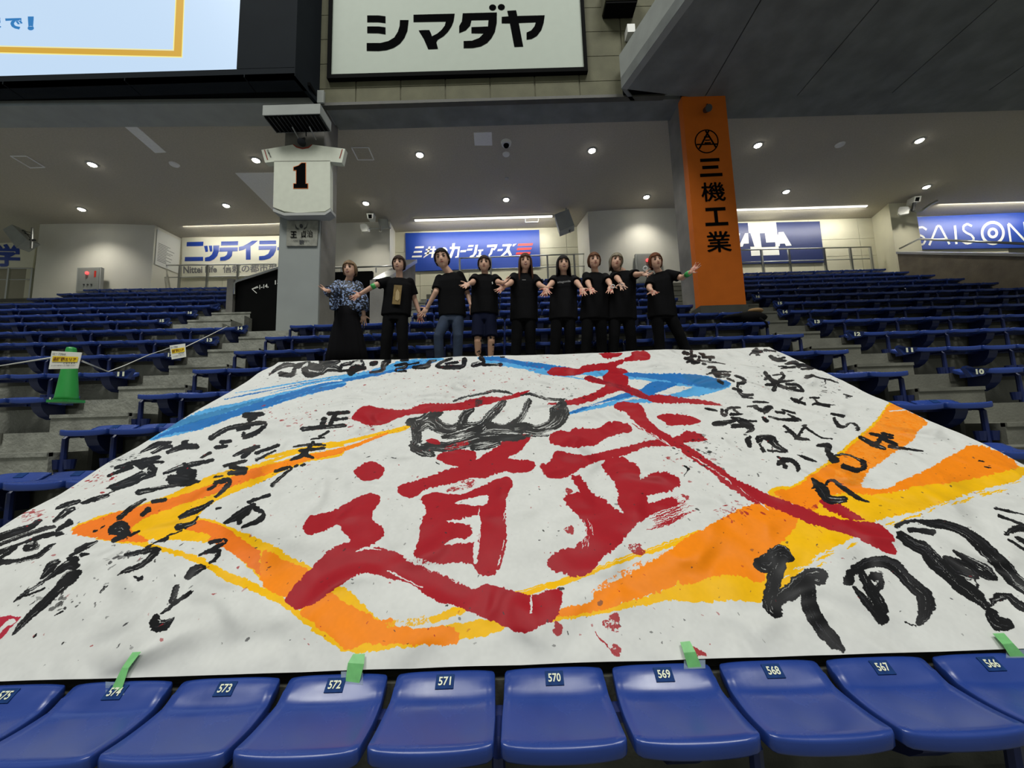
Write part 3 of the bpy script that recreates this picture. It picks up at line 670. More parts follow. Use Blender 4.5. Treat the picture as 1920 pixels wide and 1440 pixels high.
r = empty('antenna', atY(1695, 392, 12.5), 'white flat antenna on curved arm over the right white core', 'antenna')
under(r, MB().prism([atY(x, y, 12.5) for x, y in [(1684, 394), (1687, 388), (1703, 387), (1706, 391), (1704, 400), (1688, 403), (1684, 400)]], (.05, .08, 0)).build('panel', m_wpl))
under(r, MB().tube([atY(1704, 394, 12.55), atY(1718, 397, 12.55), atY(1728, 395, 12.5), atY(1745, 383, 12.5), atY(1757, 377, 12.5)], .04, 8).build('arm', m_steel))

# ------------------------------------------------------------------ stairwell walls (vomitories)
Zb = tierZ(15)
A1 = atY(524, 505, 8.9); zt_ = A1.z
e1 = ray(443, 527); YA = 0
tA = (zt_ - CZ) / e1.z; A0 = EYE + e1 * tA
def wall_seg(name, a, b, z0, za, zb2, th, m, parent):
    mb = MB(); mb.prism([(a[0], a[1], z0), (b[0], b[1], z0), (b[0], b[1], zb2), (a[0], a[1], za)], th); return under(parent, mb.build(name, m))
Ya0 = min(A0.y, 10.2)
A0 = atY(443, 527, 9.7)
vl = empty('stairwell_wall', (A0.x, A0.y, Zb - .3), 'black stairwell wall with white arrow and row numbers beside the left column', 'wall')
sx_ = 1 + .5 / (A1.x - A0.x)
wall_seg('panel', (A0.x, A0.y), (A0.x + (A1.x - A0.x) * sx_, A0.y + (A1.y - A0.y) * sx_), Zb - .3, A0.z, A0.z + (A1.z - A0.z) * sx_, (0, .12, 0), m_black, vl)
m_steelp = m_steel
Rl = atY(437, 528, 9.65)
under(vl, MB().box(A0.x - .16, A0.x - .0, 9.6, 9.75, Zb - .3, A0.z + .02).build('end_post', m_raw))
under(vl, MB().tube([atY(440, 552, 9.6), atY(440, 532, 9.6), atY(445, 527, 9.6), atY(526, 501, 8.8), atY(560, 492, 8.7)], .035, 8).build('handrail', m_steel, None, True))
def on_wall(px, py, out=.008):   # on the slanting panel plane
    n = V((A1.y - A0.y, -(A1.x - A0.x), 0)).normalized(); 
    if n.y > 0: n = -n
    P = V((A0.x, A0.y, 0)); d = ray(px, py); t = (P - EYE).dot(n) / d.dot(n); return EYE + d * t + n * out
def lw(name, P, m):
    mb = MB()
    for p in P: mb.add([on_wall(*q) for q in p], [tuple(range(len(p)))])
    return under(vl, mb.build(name, m, fix=False))
lw('arrow', [bar(473, 542, 484, 537, 1.4), bar(473, 542, 482, 550, 1.4), bar(474, 542, 485, 539, 1.3)], m_w)
text_quad('lettering', '1-14,', m_w, on_wall(487, 544), on_wall(504, 540), on_wall(504, 532), on_wall(487, 534.5), vl, .03, 0)
text_quad('lettering', '15-', m_w, on_wall(516, 534), on_wall(530, 531), on_wall(530, 523), on_wall(516, 526), vl, .03, 0)
vr = empty('stairwell_wall', (atY(640, 600, 9.3).x, 9.3, Zb), 'black stairwell wall behind the leftmost woman, right of the column', 'wall')
B0, B1 = atY(600, 512, 9.3), atY(698, 508, 9.3)
wall_seg('panel', (B0.x, 9.3), (B1.x, 9.3), Zb - .2, B1.z, B1.z, (0, .1, 0), m_black, vr)
under(vr, MB().tube([atY(600, 503, 9.35), atY(700, 500, 9.35), atY(735, 499, 9.35)], .02, 8).build('handrail', m_steel, None, True))
for px in (640, 705): a = atY(px, 502, 9.35); under(vr, MB().tube([a, a - V((0, 0, .12))], .015, 6).build('bracket', m_steel))
# raking concrete side wall with steel rail
S0, S1 = atY(701, 524, 8.3), atY(764, 487, 10.6)
sw = empty('stair_side_wall', (S0.x, 8.3, Zb), 'raking concrete stair wall with steel cap between the two left women', 'wall')
under(sw, MB().prism([(S0.x, 8.3, Zb - .2), (S1.x, 10.6, Zb - .2), (S1.x, 10.6, S1.z - .1), (S0.x, 8.3, S0.z - .1)], (.22, 0, 0)).build('wall_body', m_raw))
under(sw, MB().prism([(S0.x - .03, 8.27, S0.z - .1), (S1.x - .03, 10.6, S1.z - .1), (S1.x - .03, 10.6, S1.z), (S0.x - .03, 8.27, S0.z)], (.3, 0, 0)).build('cap', m_steel))
under(sw, MB().box(S0.x - .05, S0.x + .26, 8.2, 8.3, Zb - .2, S0.z - .05).build('end_post', m_raw))
# right stairwell: raking brown concrete wall with steel cap
XR2 = 12.42
W0 = atX(1682, 473, XR2); W1 = atX(1921, 477, XR2)
sr = empty('stairwell_wall', (XR2, W1.y, tierZ(16)), 'long brown concrete stairwell wall with shiny steel cap at the right edge', 'wall')
dsl = (W0.z - W1.z) / (W0.y - W1.y)
yN = 8.2; zN = W1.z - dsl * (W1.y - yN)
m_brown = mat('brown_concrete', srgb(112, 104, 88), .85, var=.25, scale=2.5, bump=.4, bscale=30)
under(sr, MB().prism([(XR2, yN, zN - 3.2), (XR2, W0.y, W0.z - 3), (XR2, W0.y, W0.z - .05), (XR2, yN, zN - .05)], (.35, 0, 0)).build('wall_body', m_brown))
under(sr, MB().prism([(XR2 - .04, yN, zN - .05), (XR2 - .04, W0.y, W0.z - .05), (XR2 - .04, W0.y, W0.z + .02), (XR2 - .04, yN, zN + .02)], (.45, 0, 0)).build('cap', m_steel))
under(sr, MB().tube([(XR2 + .1, W0.y + .0, W0.z + .12), (XR2 + .1, W0.y - .6, W0.z + .14), (XR2 + .1, yN, zN + .2)], .03, 8).build('handrail', m_steel, None, True))
under(sr, MB().prism([(XR2 + .9, yN, zN - .2), (XR2 + .9, W1.y + .5, W1.z + .1), (XR2 + .9, W1.y + .5, W1.z + .22), (XR2 + .9, yN, zN + .12)], (.3, 0, 0)).build('far_cap', m_steel))

# ------------------------------------------------------------------ seats
def prof(y):                     # height of the pan over the depth 0 (front) .. .35 (back lip)
    if y < 0: y = 0
    if y > .245:
        t = min(1, (y - .245) / .107); return -.014 + .063 * (t * t * (3 - 2 * t) * .55 + .45 * math.sin(PI / 2 * t) ** 1.4)
    t = y / .245; return -.014 * math.sin(PI / 2 * t) - .006 * math.sin(PI * t) + (-.010 * (1 - y / .02) ** 2 if y < .02 else 0)
def shell_mesh(nu, nv, name):
    D = .352; mb = MB(); top = []; hw = .2150
    def halfw(y):
        e = hw - .009 * max(0, (y - .15) / .2)
        r = .022
        if y < r: e -= r - math.sqrt(max(0, r * r - (r - y) ** 2)) 
        if y > D - .014: e -= .009 * ((y - (D - .014)) / .014) ** 2
        return e
    ys = [D * (j / nv) for j in range(nv + 1)]
    if nv > 8: ys = [0, .006, .016, .03] + [.03 + (.25 - .03) * j / 6 for j in range(1, 7)] + [.262, .272, .282, .294, .308, .322, .336, .346, D]
    NV = len(ys)
    for y in ys:
        w_ = halfw(y)
        for i in range(nu + 1):
            u = -1 + 2 * i / nu; z = prof(y) + .010 * abs(u) ** 3 * (1 if y < .26 else max(0, 1 - (y - .26) / .06))
            if y > .30: z -= .007 * abs(u) ** 4
            top.append((u * w_, y + (.006 * (1 - u * u) * (-1 if y < .03 else 0)), z))
    n = nu + 1
    mb.v = list(top)
    for j in range(NV - 1):
        for i in range(nu):
            a = j * n + i; mb.f.append((a, a + 1, a + 1 + n, a + n))
    per = [i for i in range(n)] + [j * n + nu for j in range(1, NV)] + [(NV - 1) * n + i for i in range(nu - 1, -1, -1)] + [j * n for j in range(NV - 2, 0, -1)]
    c = len(mb.v); L = len(per)
    def off(k, s, dz):
        x, y, z = mb.v[per[k]]; cxx, cyy = 0, .17
        return (cxx + (x - cxx) * s, cyy + (y - cyy) * s, z + dz)
    for s, dz in ((1.010, -.003), (1.016, -.010), (1.014, -.044), (1.0, -.050), (.94, -.048)):
        base = len(mb.v)
        for k in range(L): mb.v.append(off(k, s, dz))
        prev = per if base == c else list(range(base - L, base))
        for k in range(L): mb.f.append((prev[k], prev[(k + 1) % L], base + (k + 1) % L, base + k))
    b = len(mb.v) - L
    mb.f.append(tuple(range(b, b + L)))
    me = mb.mesh(name)
    bm = bmesh.new(); bm.from_mesh(me); bmesh.ops.recalc_face_normals(bm, faces=bm.faces); bm.to_mesh(me); bm.free()
    me.materials.append(m_seat); me.polygons.foreach_set('use_smooth', [True] * len(me.polygons)); return me
ME_SHELL = shell_mesh(12, 12, 'seat_shell'); ME_SHELL_LO = shell_mesh(4, 5, 'seat_shell_low')
def me_of(mb, name, m, smooth=False):
    me = mb.mesh(name); bm = bmesh.new(); bm.from_mesh(me); bmesh.ops.recalc_face_normals(bm, faces=bm.faces); bm.to_mesh(me); bm.free()
    me.materials.append(m)
    if smooth: me.polygons.foreach_set('use_smooth', [True] * len(me.polygons))
    return me
fan = [(0, .08, -.045), (0, .33, -.03), (0, .34, -.24)] + [(0, .33 - .25 * math.cos(math.radians(a)) * 1.0, -.05 - .20 * math.sin(math.radians(a))) for a in (70, 50, 30, 12)]
ME_FAN = me_of(MB().prism([(x - .06, y, z) for x, y, z in fan], (.12, 0, 0)), 'bracket', m_seatd)
pm = MB(); pm.tube([(-.23, .20, -.05), (-.23, .10, -.055), (-.23, .075, -.08), (-.23, .075, -.40)], [.02, .022, .024, .026], 8); pm.box(-.27, -.19, .035, .115, -.41, -.385)
ME_POST = me_of(pm, 'post', m_seatd, False)
cm = MB()
for s in (-1, 1):
    c = (-.23 + s * .062, .075); cm.loft([[V((c[0] + r * math.cos(t), c[1] + r * math.sin(t), z)) for t in [2 * PI * k / 10 for k in range(10)]] for r, z in ((.036, -.36), (.046, -.27), (.042, -.27), (.034, -.345))])
ME_CUP = me_of(cm, 'cup_holder', m_seatd)
ME_BEAM = me_of(MB().box(-.23, .23, .20, .26, -.075, -.035), 'beam', m_seatd)
em = MB(); em.prism([(-.03, -.02, -.0), (.10, .0, .01), (.16, .03, .045), (.155, .06, .02), (.10, .05, -.085), (-.03, .04, -.07)], (0, .05, 0))
ME_END = me_of(em, 'end_plate', m_seat)
PLATE = srgb(24, 56, 110)
m_plate = mat('number_plate', PLATE, .6, var=.2, scale=40, spec=.1); m_num = mat('number_paint', srgb(222, 226, 200), .5)
ORD = ['first', 'second', 'third', 'fourth', 'fifth', 'sixth', 'seventh', 'eighth', 'ninth', 'tenth', 'eleventh', 'twelfth', 'thirteenth', 'fourteenth', 'fifteenth', 'sixteenth', 'seventeenth', 'eighteenth', 'nineteenth']
def put(me, name, parent, loc=None):
    o = bpy.data.objects.new(name, me); COL.objects.link(o); o.parent = parent
    if loc: o.location = loc
    return o
seats = []     # (row, x centre, block, index from aisle)
for k in range(6, 22):
    if k < 15:
        for i in range(19):
            x = XL + .23 + SW * i; seats.append((k, x, 'middle', i))
    else:
        n = int((UR - UL) / SW)
        for i in range(n): seats.append((k, UL + .23 + SW * i, 'middle', i))
    if k >= 10:
        xr = XA if k < 15 else VL
        if k >= 19: xr = VL - .1
        for i in range(19 if k < 19 else 16):
            seats.append((k, xr - .23 - SW * i, 'left', i))
        xr = XB if k < 15 else VB
        for i in range(19):
            x = xr + .23 + SW * i
            if x + .23 < 12.3: seats.append((k, x, 'right', i))
def project(p):
    d = V(p) - EYE; z = d.dot(FWD); return 960 + F * d.dot(RT) / z, 720 - F * d.dot(UP) / z, z
BX0, BX1 = -3.35, 4.05            # seats fully under the banner are not visible
def visible(k, x, blk):
    y = rowY(k) + shY(x); px, py, z = project((x, y + .1, rowZ(k)))
    if not (-60 if k > 6 else -300) < px < (1990 if k > 6 else 2200): return False
    if k < 12 and k > 6 and blk == 'middle':
        lo = -2.9; hi = 3.3
        if lo < x < hi: return False
    if blk == 'left' and x < -15.2: return False
    if blk == 'left' and k >= 19:
        if px < {19: 56, 20: 110, 21: 160}[k]: return False
    return True
vis = [s for s in seats if visible(*s[:3])]
vis.sort(key=lambda s: rowY(s[0]) ** 2 + s[1] ** 2 * .15)
NEAR = 300
count = {}
far = MB(); low_v = [v.co.copy() for v in ME_SHELL_LO.vertices]; low_f = [tuple(p.vertices) for p in ME_SHELL_LO.polygons]
def row_label(k, blk, i):
    if blk == 'middle' and k > 14: side = 'from the left'
    elif blk == 'middle': side = 'from the left aisle'
    elif blk == 'left': side = 'left of the left aisle'
    else: side = 'right of the right aisle'
    rn = ORD[k - 6] + ' row up'
    return 'blue seat, %s %s, %s, %s block' % (ORD[i], side, rn, blk)
rot = Matrix.Rotation
for n_, (k, x, blk, i) in enumerate(vis):
    y = rowY(k) + shY(x); z = rowZ(k)
    post = (i % 2 == 1)
    if n_ >= NEAR:
        far.add([v + V((x, y, z)) for v in low_v], low_f)
        far.box(x - .23, x + .23, y + .20, y + .26, z - .07, z - .035)
        if post: far.box(x - .25, x - .21, y + .05, y + .10, z - .4, z - .03)
        continue
    if k == 6:
        num = 571 - int(round((x - (-.546 + .23)) / SW)); lab = 'front row blue seat with number plate %d, %s from the left' % (num, ORD[i])
        grp = 'front row seats'
    else: lab = row_label(k, blk, i); grp = 'blue seats of row %d' % k
    root = empty('stadium_seat', (x, y, z), lab, 'seat', grp)
    put(ME_SHELL if k < 12 else ME_SHELL_LO, 'seat_pan', root)
    put(ME_BEAM, 'beam', root)
    if not post: put(ME_FAN, 'bracket', root)
    if post or (blk == 'middle' and i == 0):
        put(ME_POST, 'post', root); put(ME_CUP, 'cup_holder', root)
    if blk == 'middle' and i == 18: put(ME_POST, 'post', root, (.42, 0, 0)); put(ME_CUP, 'cup_holder', root, (.42, 0, 0))
    if blk != 'middle' and i == 0:
        e = put(ME_END, 'end_plate', root, ((.225 if blk == 'left' else -.225), 0, 0))
        if blk == 'right': e.scale = (-1, 1, 1)
        if k in (10, 11, 12, 13, 14, 15, 16):
            sx = 1 if blk == 'left' else -1
            p0 = V((x + sx * (.225 + .075) - .046, y - .006, z - .062)); p1 = p0 + V((.092, .0, 0))
            text_quad('row_number', str(k), m_num, p0, p1, p1 + V((0, 0, .060)), p0 + V((0, 0, .060)), root, .05, .004)
    if k <= 9:
        Y_, Zp = .262, 0; s = 1
        def P(u, t):  # on the sloping lip
            yy = .288 + .046 * t; return V((x + u, y + yy, z + prof(yy) + .002))
        w2 = .034
        pl = MB().prism([P(-w2 - .004, .0), P(w2 + .004, 0), P(w2 + .004, .92), P(-w2 - .004, .92)], (0, -.001, .003)).build('number_plate', m_plate); under(root, pl)
        if k == 6: text_quad('seat_number', str(num), m_num, P(-w2 + .008, .20), P(w2 - .008, .20), P(w2 - .008, .74), P(-w2 + .008, .74), root, .02, .005)
if far.v: tag(far.build('far_seats', m_seat), 'upper rows of small blue stadium seats below the back railings', 'seats', kind='stuff')
# ------------------------------------------------------------------ the painted paper banner
BSL = 0.539; BN = math.sqrt(1 + BSL * BSL)
BU0, BU1, BT1 = -3.11, 3.49, 4.0
def bprof(y):       # height and slope of the sheet: from the front row lips up onto the seat fronts of the rows behind
    a = .485 + .911 * (y - 1.83); b = .4545 + BSL * (y - 1.476); k = .035; m = min(a, b)
    ea, eb = math.exp(-(a - m) / k), math.exp(-(b - m) / k); return m - k * math.log(ea + eb), (.911 * ea + BSL * eb) / (ea + eb)
_ys = np.linspace(1.83, 6.2, 2500); _zs = np.array([bprof(y)[0] for y in _ys]); _arc = np.concatenate([[0], np.cumsum(np.hypot(np.diff(_ys), np.diff(_zs)))])
_arcl = _arc.tolist(); _dy = _ys[1] - _ys[0]
def ban(px, py):
    """where a photo point lies on the banner, in metres (across, up the slope)"""
    d = ray(px, py); s = d.z / d.y; y = (CZ - .4545 + BSL * 1.476) / (BSL - s) if s < BSL - .02 else 60
    y = min(y, 40)
    for _ in range(5):
        z, g = bprof(y); y -= (CZ + s * y - z) / (s - g)
    f = (y - 1.83) / _dy; i = int(f)
    if f < 0: L = (y - 1.83) * 1.353
    elif i >= 2498: L = _arcl[-1] + (y - 6.2) * BN
    else: L = _arcl[i] + (_arcl[i + 1] - _arcl[i]) * (f - i)
    return d.x / d.y * y, L
TW = 4096; PPM = TW / (BU1 - BU0); TH = int(BT1 * PPM)
rs = np.random.RandomState(5)
def noise2(h, w, cell):
    gh, gw = int(h / cell) + 3, int(w / cell) + 3
    g = rs.rand(gh, gw).astype(np.float32)
    y = np.arange(h) / cell; x = np.arange(w) / cell
    y0 = y.astype(int); x0 = x.astype(int); fy = (y - y0).astype(np.float32); fx = (x - x0).astype(np.float32)
    fy = (fy * fy * (3 - 2 * fy))[:, None]; fx = (fx * fx * (3 - 2 * fx))[None]
    a = g[y0][:, x0]; b = g[y0][:, x0 + 1]; c = g[y0 + 1][:, x0]; d = g[y0 + 1][:, x0 + 1]
    return (a * (1 - fx) + b * fx) * (1 - fy) + (c * (1 - fx) + d * fx) * fy
img = np.empty((TH, TW, 3), np.float32)
def lin(r, g, b): return np.array(srgb(r, g, b)[:3], np.float32)
PAPER = lin(218, 219, 215)
ink_map = np.zeros((TH, TW), np.float32)
stain = noise2(TH, TW, 260) * .5 + noise2(TH, TW, 60) * .5
img[:] = PAPER * (1 - .06 * stain[..., None])
DRY = noise2(TH, TW, 7) * .35 + noise2(TH, TW, 22) * .35 + noise2(TH, TW, 3) * .3
def fill(poly, col, alpha=1.0, ink=0.6, grain=False):
    P = np.array(poly, np.float64); x = (P[:, 0] - BU0) * PPM; y = P[:, 1] * PPM
    xa, xb = int(max(0, math.floor(x.min()))), int(min(TW, math.ceil(x.max()) + 1)); ya, yb = int(max(0, math.floor(y.min()))), int(min(TH, math.ceil(y.max()) + 1))
    if xa >= xb or ya >= yb: return
    w_, h_ = xb - xa, yb - ya; par = np.zeros((h_, w_ + 1), np.int16)
    n = len(P)
    for i in range(n):
        x0, y0, x1, y1 = x[i], y[i], x[(i + 1) % n], y[(i + 1) % n]
        if y0 == y1: continue
        if y0 > y1: x0, y0, x1, y1 = x1, y1, x0, y0
        r0 = max(ya, math.ceil(y0 - .5)); r1 = min(yb, math.ceil(y1 - .5))
        if r0 >= r1: continue
        r = np.arange(r0, r1); xc = x0 + (r + .5 - y0) * (x1 - x0) / (y1 - y0)
        c = np.clip(np.ceil(xc - .5).astype(int) - xa, 0, w_); np.add.at(par, (r - ya, c), 1)
    m = (np.cumsum(par, 1)[:, :w_] & 1).astype(np.float32)
    if grain: m *= np.clip((.5 + (alpha - .5) * .55 - DRY[ya:yb, xa:xb]) * 16 + .5, 0, 1) * .95
    else: m *= alpha
    sub = img[ya:yb, xa:xb]; sub += (col - sub) * m[..., None]
    k = ink_map[ya:yb, xa:xb]; k += (ink - k) * m
def jag(pts, amp, step=3.0, seed=0, closed=True):
    """subdivide an outline given in photo points and roughen it like a loaded brush edge"""
    rr = random.Random(seed); out = []
    n = len(pts)
    for i in range(n if closed else n - 1):
        a, b = pts[i], pts[(i + 1) % n]; L = math.hypot(b[0] - a[0], b[1] - a[1]); k = max(1, int(L / step))
        nx, ny = ((b[1] - a[1]) / L, -(b[0] - a[0]) / L) if L else (0, 0)
        for j in range(k):
            t = j / k; o = rr.gauss(0, amp) if (j or amp < 1) else 0
            out.append((a[0] + (b[0] - a[0]) * t + nx * o, a[1] + (b[1] - a[1]) * t + ny * o))
    if not closed: out.append(pts[-1])
    return out
def smooth(P, closed=False, k=5):
    n = len(P); out = []
    if n < 3: return P
    g = (lambda i: P[i % n]) if closed else (lambda i: P[min(max(i, 0), n - 1)])
    for i in range(n if closed else n - 1):
        a, b, c, d = g(i - 1), g(i), g(i + 1), g(i + 2)
        for j in range(k):
            t = j / k
            out.append(tuple(.5 * ((2 * b[q]) + (c[q] - a[q]) * t + (2 * a[q] - 5 * b[q] + 4 * c[q] - d[q]) * t * t + (3 * b[q] - a[q] - 3 * c[q] + d[q]) * t ** 3) for q in range(len(b))))
    if not closed: out.append(P[-1])
    return out
K = {'L1': (0, 640, 3), 'L2': (0, 960, 3), 'C3': (500, 660, 3.6923), 'C4': (900, 650, 3.6923), 'C5': (500, 900, 3), 'C6': (1000, 900, 3), 'R7': (1280, 640, 3), 'R8': (1280, 960, 3), 'T': (500, 655, 4.174), 'Q': (1240, 640, 4.8), 'H': (760, 700, 6), 'B': (0, 900, 4.5), 'E': (1660, 900, 4.365)}
c_bd, c_bl, c_bm = lin(34, 112, 184), lin(84, 166, 222), lin(40, 110, 160)
c_y, c_o, c_o2 = lin(246, 188, 0), lin(250, 138, 8), lin(243, 122, 28)
c_red, c_red2 = lin(164, 24, 36), lin(132, 22, 36)
c_blk, c_blk2 = lin(22, 22, 24), lin(54, 54, 58)
_n = [0]
def PG(key, col, flat, amp=.7, sm=True, alpha=1.0, ink=.6):
    ox, oy, s = K[key]; P = [(ox + flat[i] / s, oy + flat[i + 1] / s) for i in range(0, len(flat), 2)]
    _n[0] += 1
    if sm: P = smooth(P, True, 4)
    fill([ban(*p) for p in jag(P, amp, 2.5, _n[0])], col, alpha, ink, alpha < .95 and col is not c_bm)
def ST(key, col, flat, amp=.35, dry=.5, ink=1.0):
    ox, oy, s = K[key]; P = [(ox + flat[i] / s, oy + flat[i + 1] / s, flat[i + 2] / s) for i in range(0, len(flat), 3)]
    _n[0] += 1; rr = random.Random(_n[0] * 7)
    P = smooth(P, False, 5)
    def side(f, w_=None):
        o = []
        for i, p in enumerate(P):
            a, b = P[max(i - 1, 0)], P[min(i + 1, len(P) - 1)]; L = math.hypot(b[0] - a[0], b[1] - a[1]) or 1
            nx, ny = (b[1] - a[1]) / L, -(b[0] - a[0]) / L; r = p[2] * .5 * f
            o.append((p[0] + nx * r, p[1] + ny * r))
        return o
    a, b = side(1), side(-1)
    # rounded ends
    def cap(p, q, r):
        th = math.atan2(p[1] - q[1], p[0] - q[0]); return [(p[0] + r * math.cos(th + t), p[1] + r * math.sin(th + t) * .9) for t in (1.1, .55, 0, -.55, -1.1)]
    e = cap(P[-1], P[-2], P[-1][2] * .5); st = cap(P[0], P[1], P[0][2] * .5)
    def order(c, near): return c if math.hypot(c[0][0] - near[0], c[0][1] - near[1]) < math.hypot(c[-1][0] - near[0], c[-1][1] - near[1]) else c[::-1]
    poly = a + order(e, a[-1]) + b[::-1] + order(st, b[0])
    fill([ban(*p) for p in jag(poly, amp, 1.6, _n[0])], col, 1.0, ink)
    wmax = max(p[2] for p in P)
    if dry and wmax > 2.2 and len(P) > 4:
        for q in range(int(1 + wmax * .55 * dry * 2)):
            f = rr.uniform(-.9, .9); l = side(f); i0 = rr.randrange(len(l) - 3); i1 = min(len(l) - 1, i0 + rr.randrange(2, 2 + max(2, len(l) // 2)))
            seg = l[i0:i1 + 1]; w2 = rr.uniform(.12, .5) * (1 if wmax < 12 else 1.6)
            if len(seg) < 3: continue
            c = [(x, y - w2 * math.sin(PI * i / (len(seg) - 1))) for i, (x, y) in enumerate(seg)]; d = [(x, y + w2 * math.sin(PI * i / (len(seg) - 1))) for i, (x, y) in enumerate(seg)]
            fill([ban(*p) for p in jag(c + d[::-1], .15, 2, _n[0] + q)], rr.choice([PAPER * .9, c_blk2, c_blk2 * 1.5]) if col is c_blk else PAPER, rr.uniform(.5, .95), .3)
# blue swooshes
PG('C4', c_bl, [20,75, 480,130, 650,155, 880,165, 860,215, 700,200, 620,210, 480,200, 290,160, 130,140, 20,112])
ST('C4', c_bl, [380,180,12, 600,212,10, 730,232,6], dry=0, ink=.5)
PG('C4', c_bd, [20,75, 150,78, 280,105, 480,130, 650,152, 600,162, 480,165, 280,135, 140,108, 20,95])
PG('C4', c_bl, [860,170, 1000,180, 1400,200, 1560,212, 1730,265, 1690,295, 1600,322, 1420,347, 1180,385, 1050,397, 850,422, 610,485, 618,463, 760,413, 900,363, 1010,320, 1100,298, 1185,250, 1020,232, 860,215])
PG('C4', c_bd, [1000,180, 1200,192, 1400,198, 1560,212, 1730,262, 1640,290, 1480,278, 1300,245, 1180,228, 1020,212])
PG('C4', c_bm, [1390,205, 1560,214, 1720,264, 1630,300, 1500,270], alpha=.6)
PG('C4', c_bd, [618,465, 760,410, 900,360, 1010,322, 1060,345, 900,385, 760,425, 640,475])
PG('C4', c_bd, [1100,300, 1185,250, 1360,265, 1220,325, 1150,340])
PG('C4', PAPER, [1030,236, 1185,252, 1105,300, 1030,288], .4, False)
PG('C4', PAPER, [1195,328, 1345,275, 1475,284, 1290,338], .4, False)
PG('C4', PAPER, [940,388, 1060,352, 1180,350, 1080,366], .4, False)
PG('C4', PAPER, [690,430, 840,392, 940,372, 830,405], .3, False, .7)
ST('T', c_bl, [-250,350,4, -100,325,8, 0,303,10, 300,255,10, 640,205,12], dry=0, ink=.5)
ST('T', c_bd, [-330,400,5, -100,350,10, 0,328,7, 300,270,6, 640,218,10], dry=0, ink=.5)
PG('L1', c_bl, [840,560, 940,500, 1040,440, 1180,380, 1350,345, 1500,300, 1700,255, 1920,232, 1920,262, 1700,320, 1500,380, 1300,440, 1100,510, 900,555])
PG('L1', c_bd, [845,562, 1000,520, 1100,508, 1300,440, 1500,378, 1700,318, 1920,265, 1920,245, 1700,290, 1500,330, 1300,400, 1050,470])
PG('L1', c_bm, [930,505, 1050,438, 1200,400, 1500,320, 1700,270, 1700,285, 1450,350, 1200,430], alpha=.7)
PG('T', c_bl, [0,360, 120,320, 300,275, 450,245, 560,222, 640,202, 800,165, 950,125, 1060,90, 1250,72, 1400,72, 1300,110, 1180,150, 1000,182, 850,217, 640,252, 430,300, 230,372, 0,432])
PG('T', c_bd, [0,435, 230,372, 430,302, 640,252, 850,217, 1000,182, 1180,150, 1320,105, 1200,120, 1000,165, 850,190, 640,225, 430,275, 230,330, 0,400])
PG('T', c_bd, [950,140, 1060,105, 1200,90, 1300,80, 1200,110, 1050,130], alpha=.5)
ST('L1', PAPER, [1330,345,8, 1500,305,12, 1800,240,8, 1920,222,8], dry=0, ink=.2)
# yellow and orange arrow on the left
PG('L1', c_y, [1920,575, 1760,600, 1600,650, 1450,698, 1270,740, 1100,800, 940,870, 820,912, 700,952, 560,990, 400,1075, 600,1130, 820,1170, 1000,1215, 1150,1275, 1250,1340, 1400,1400, 1530,1450, 1580,1430, 1400,1345, 1250,1285, 1100,1210, 900,1160, 820,1130, 1000,1122, 1170,1140, 1290,1175, 1420,1290, 1520,1380, 1600,1430, 1740,1290, 1600,1200, 1450,1110, 1330,1063, 1200,1008, 1110,992, 1200,915, 1350,850, 1500,790, 1700,697, 1920,652])
PG('L1', PAPER, [1530,692, 1640,655, 1760,628, 1920,602, 1920,612, 1760,640, 1650,668], .3)
PG('L1', c_o2, [1920,610, 1700,668, 1500,712, 1390,738, 1270,790, 1000,877, 700,952, 400,1075, 620,1128, 760,1140, 835,1130, 740,1060, 900,968, 1200,872, 1400,795, 1500,762, 1700,690, 1920,640])
PG('L1', c_o2, [1040,1062, 1110,1012, 1250,1042, 1400,1140, 1500,1190, 1650,1255, 1735,1310, 1640,1440, 1600,1430, 1500,1340, 1350,1225, 1250,1160, 1170,1135, 1180,1092])
ST('C3', c_y, [-10,745,22, 200,700,22, 400,665,20, 620,618,24, 760,580,24, 900,545,32, 985,518,22], dry=0, ink=.5)
ST('C3', c_o, [-10,835,60, 150,785,48, 300,740,36, 480,700,30, 640,650,26, 760,600,18, 840,565,12], dry=0, ink=.5)
PG('C5', c_y, [-20,360, 120,425, 250,495, 240,520, 100,655, -20,575])
PG('C5', c_o, [-20,398, 100,450, 238,520, 105,655, -20,580])
ST('C5', c_y, [-60,610,45, 110,700,40, 250,820,36, 380,920,36, 455,965,26], dry=0, ink=.5)
PG('C5', c_y, [180,735, 330,645, 400,603, 450,620, 530,695, 600,775, 640,800, 640,960, 455,972, 350,890])
PG('C5', c_y, [460,965, 700,955, 900,935, 1060,905, 1200,895, 1340,845, 1300,805, 1180,798, 1000,832, 700,900])
PG('C5', c_o, [185,735, 330,645, 370,642, 450,702, 560,765, 650,802, 700,790, 745,832, 860,848, 1000,832, 1072,862, 1070,930, 900,938, 700,932, 560,930, 458,968, 380,900, 250,800], 1.2)
PG('C5', c_y, [915,790, 960,765, 1060,728, 1130,745, 950,815], 1)
PG('C5', c_y * .9, [650,830, 760,790, 930,770, 950,800, 800,840], 1, True, .35)
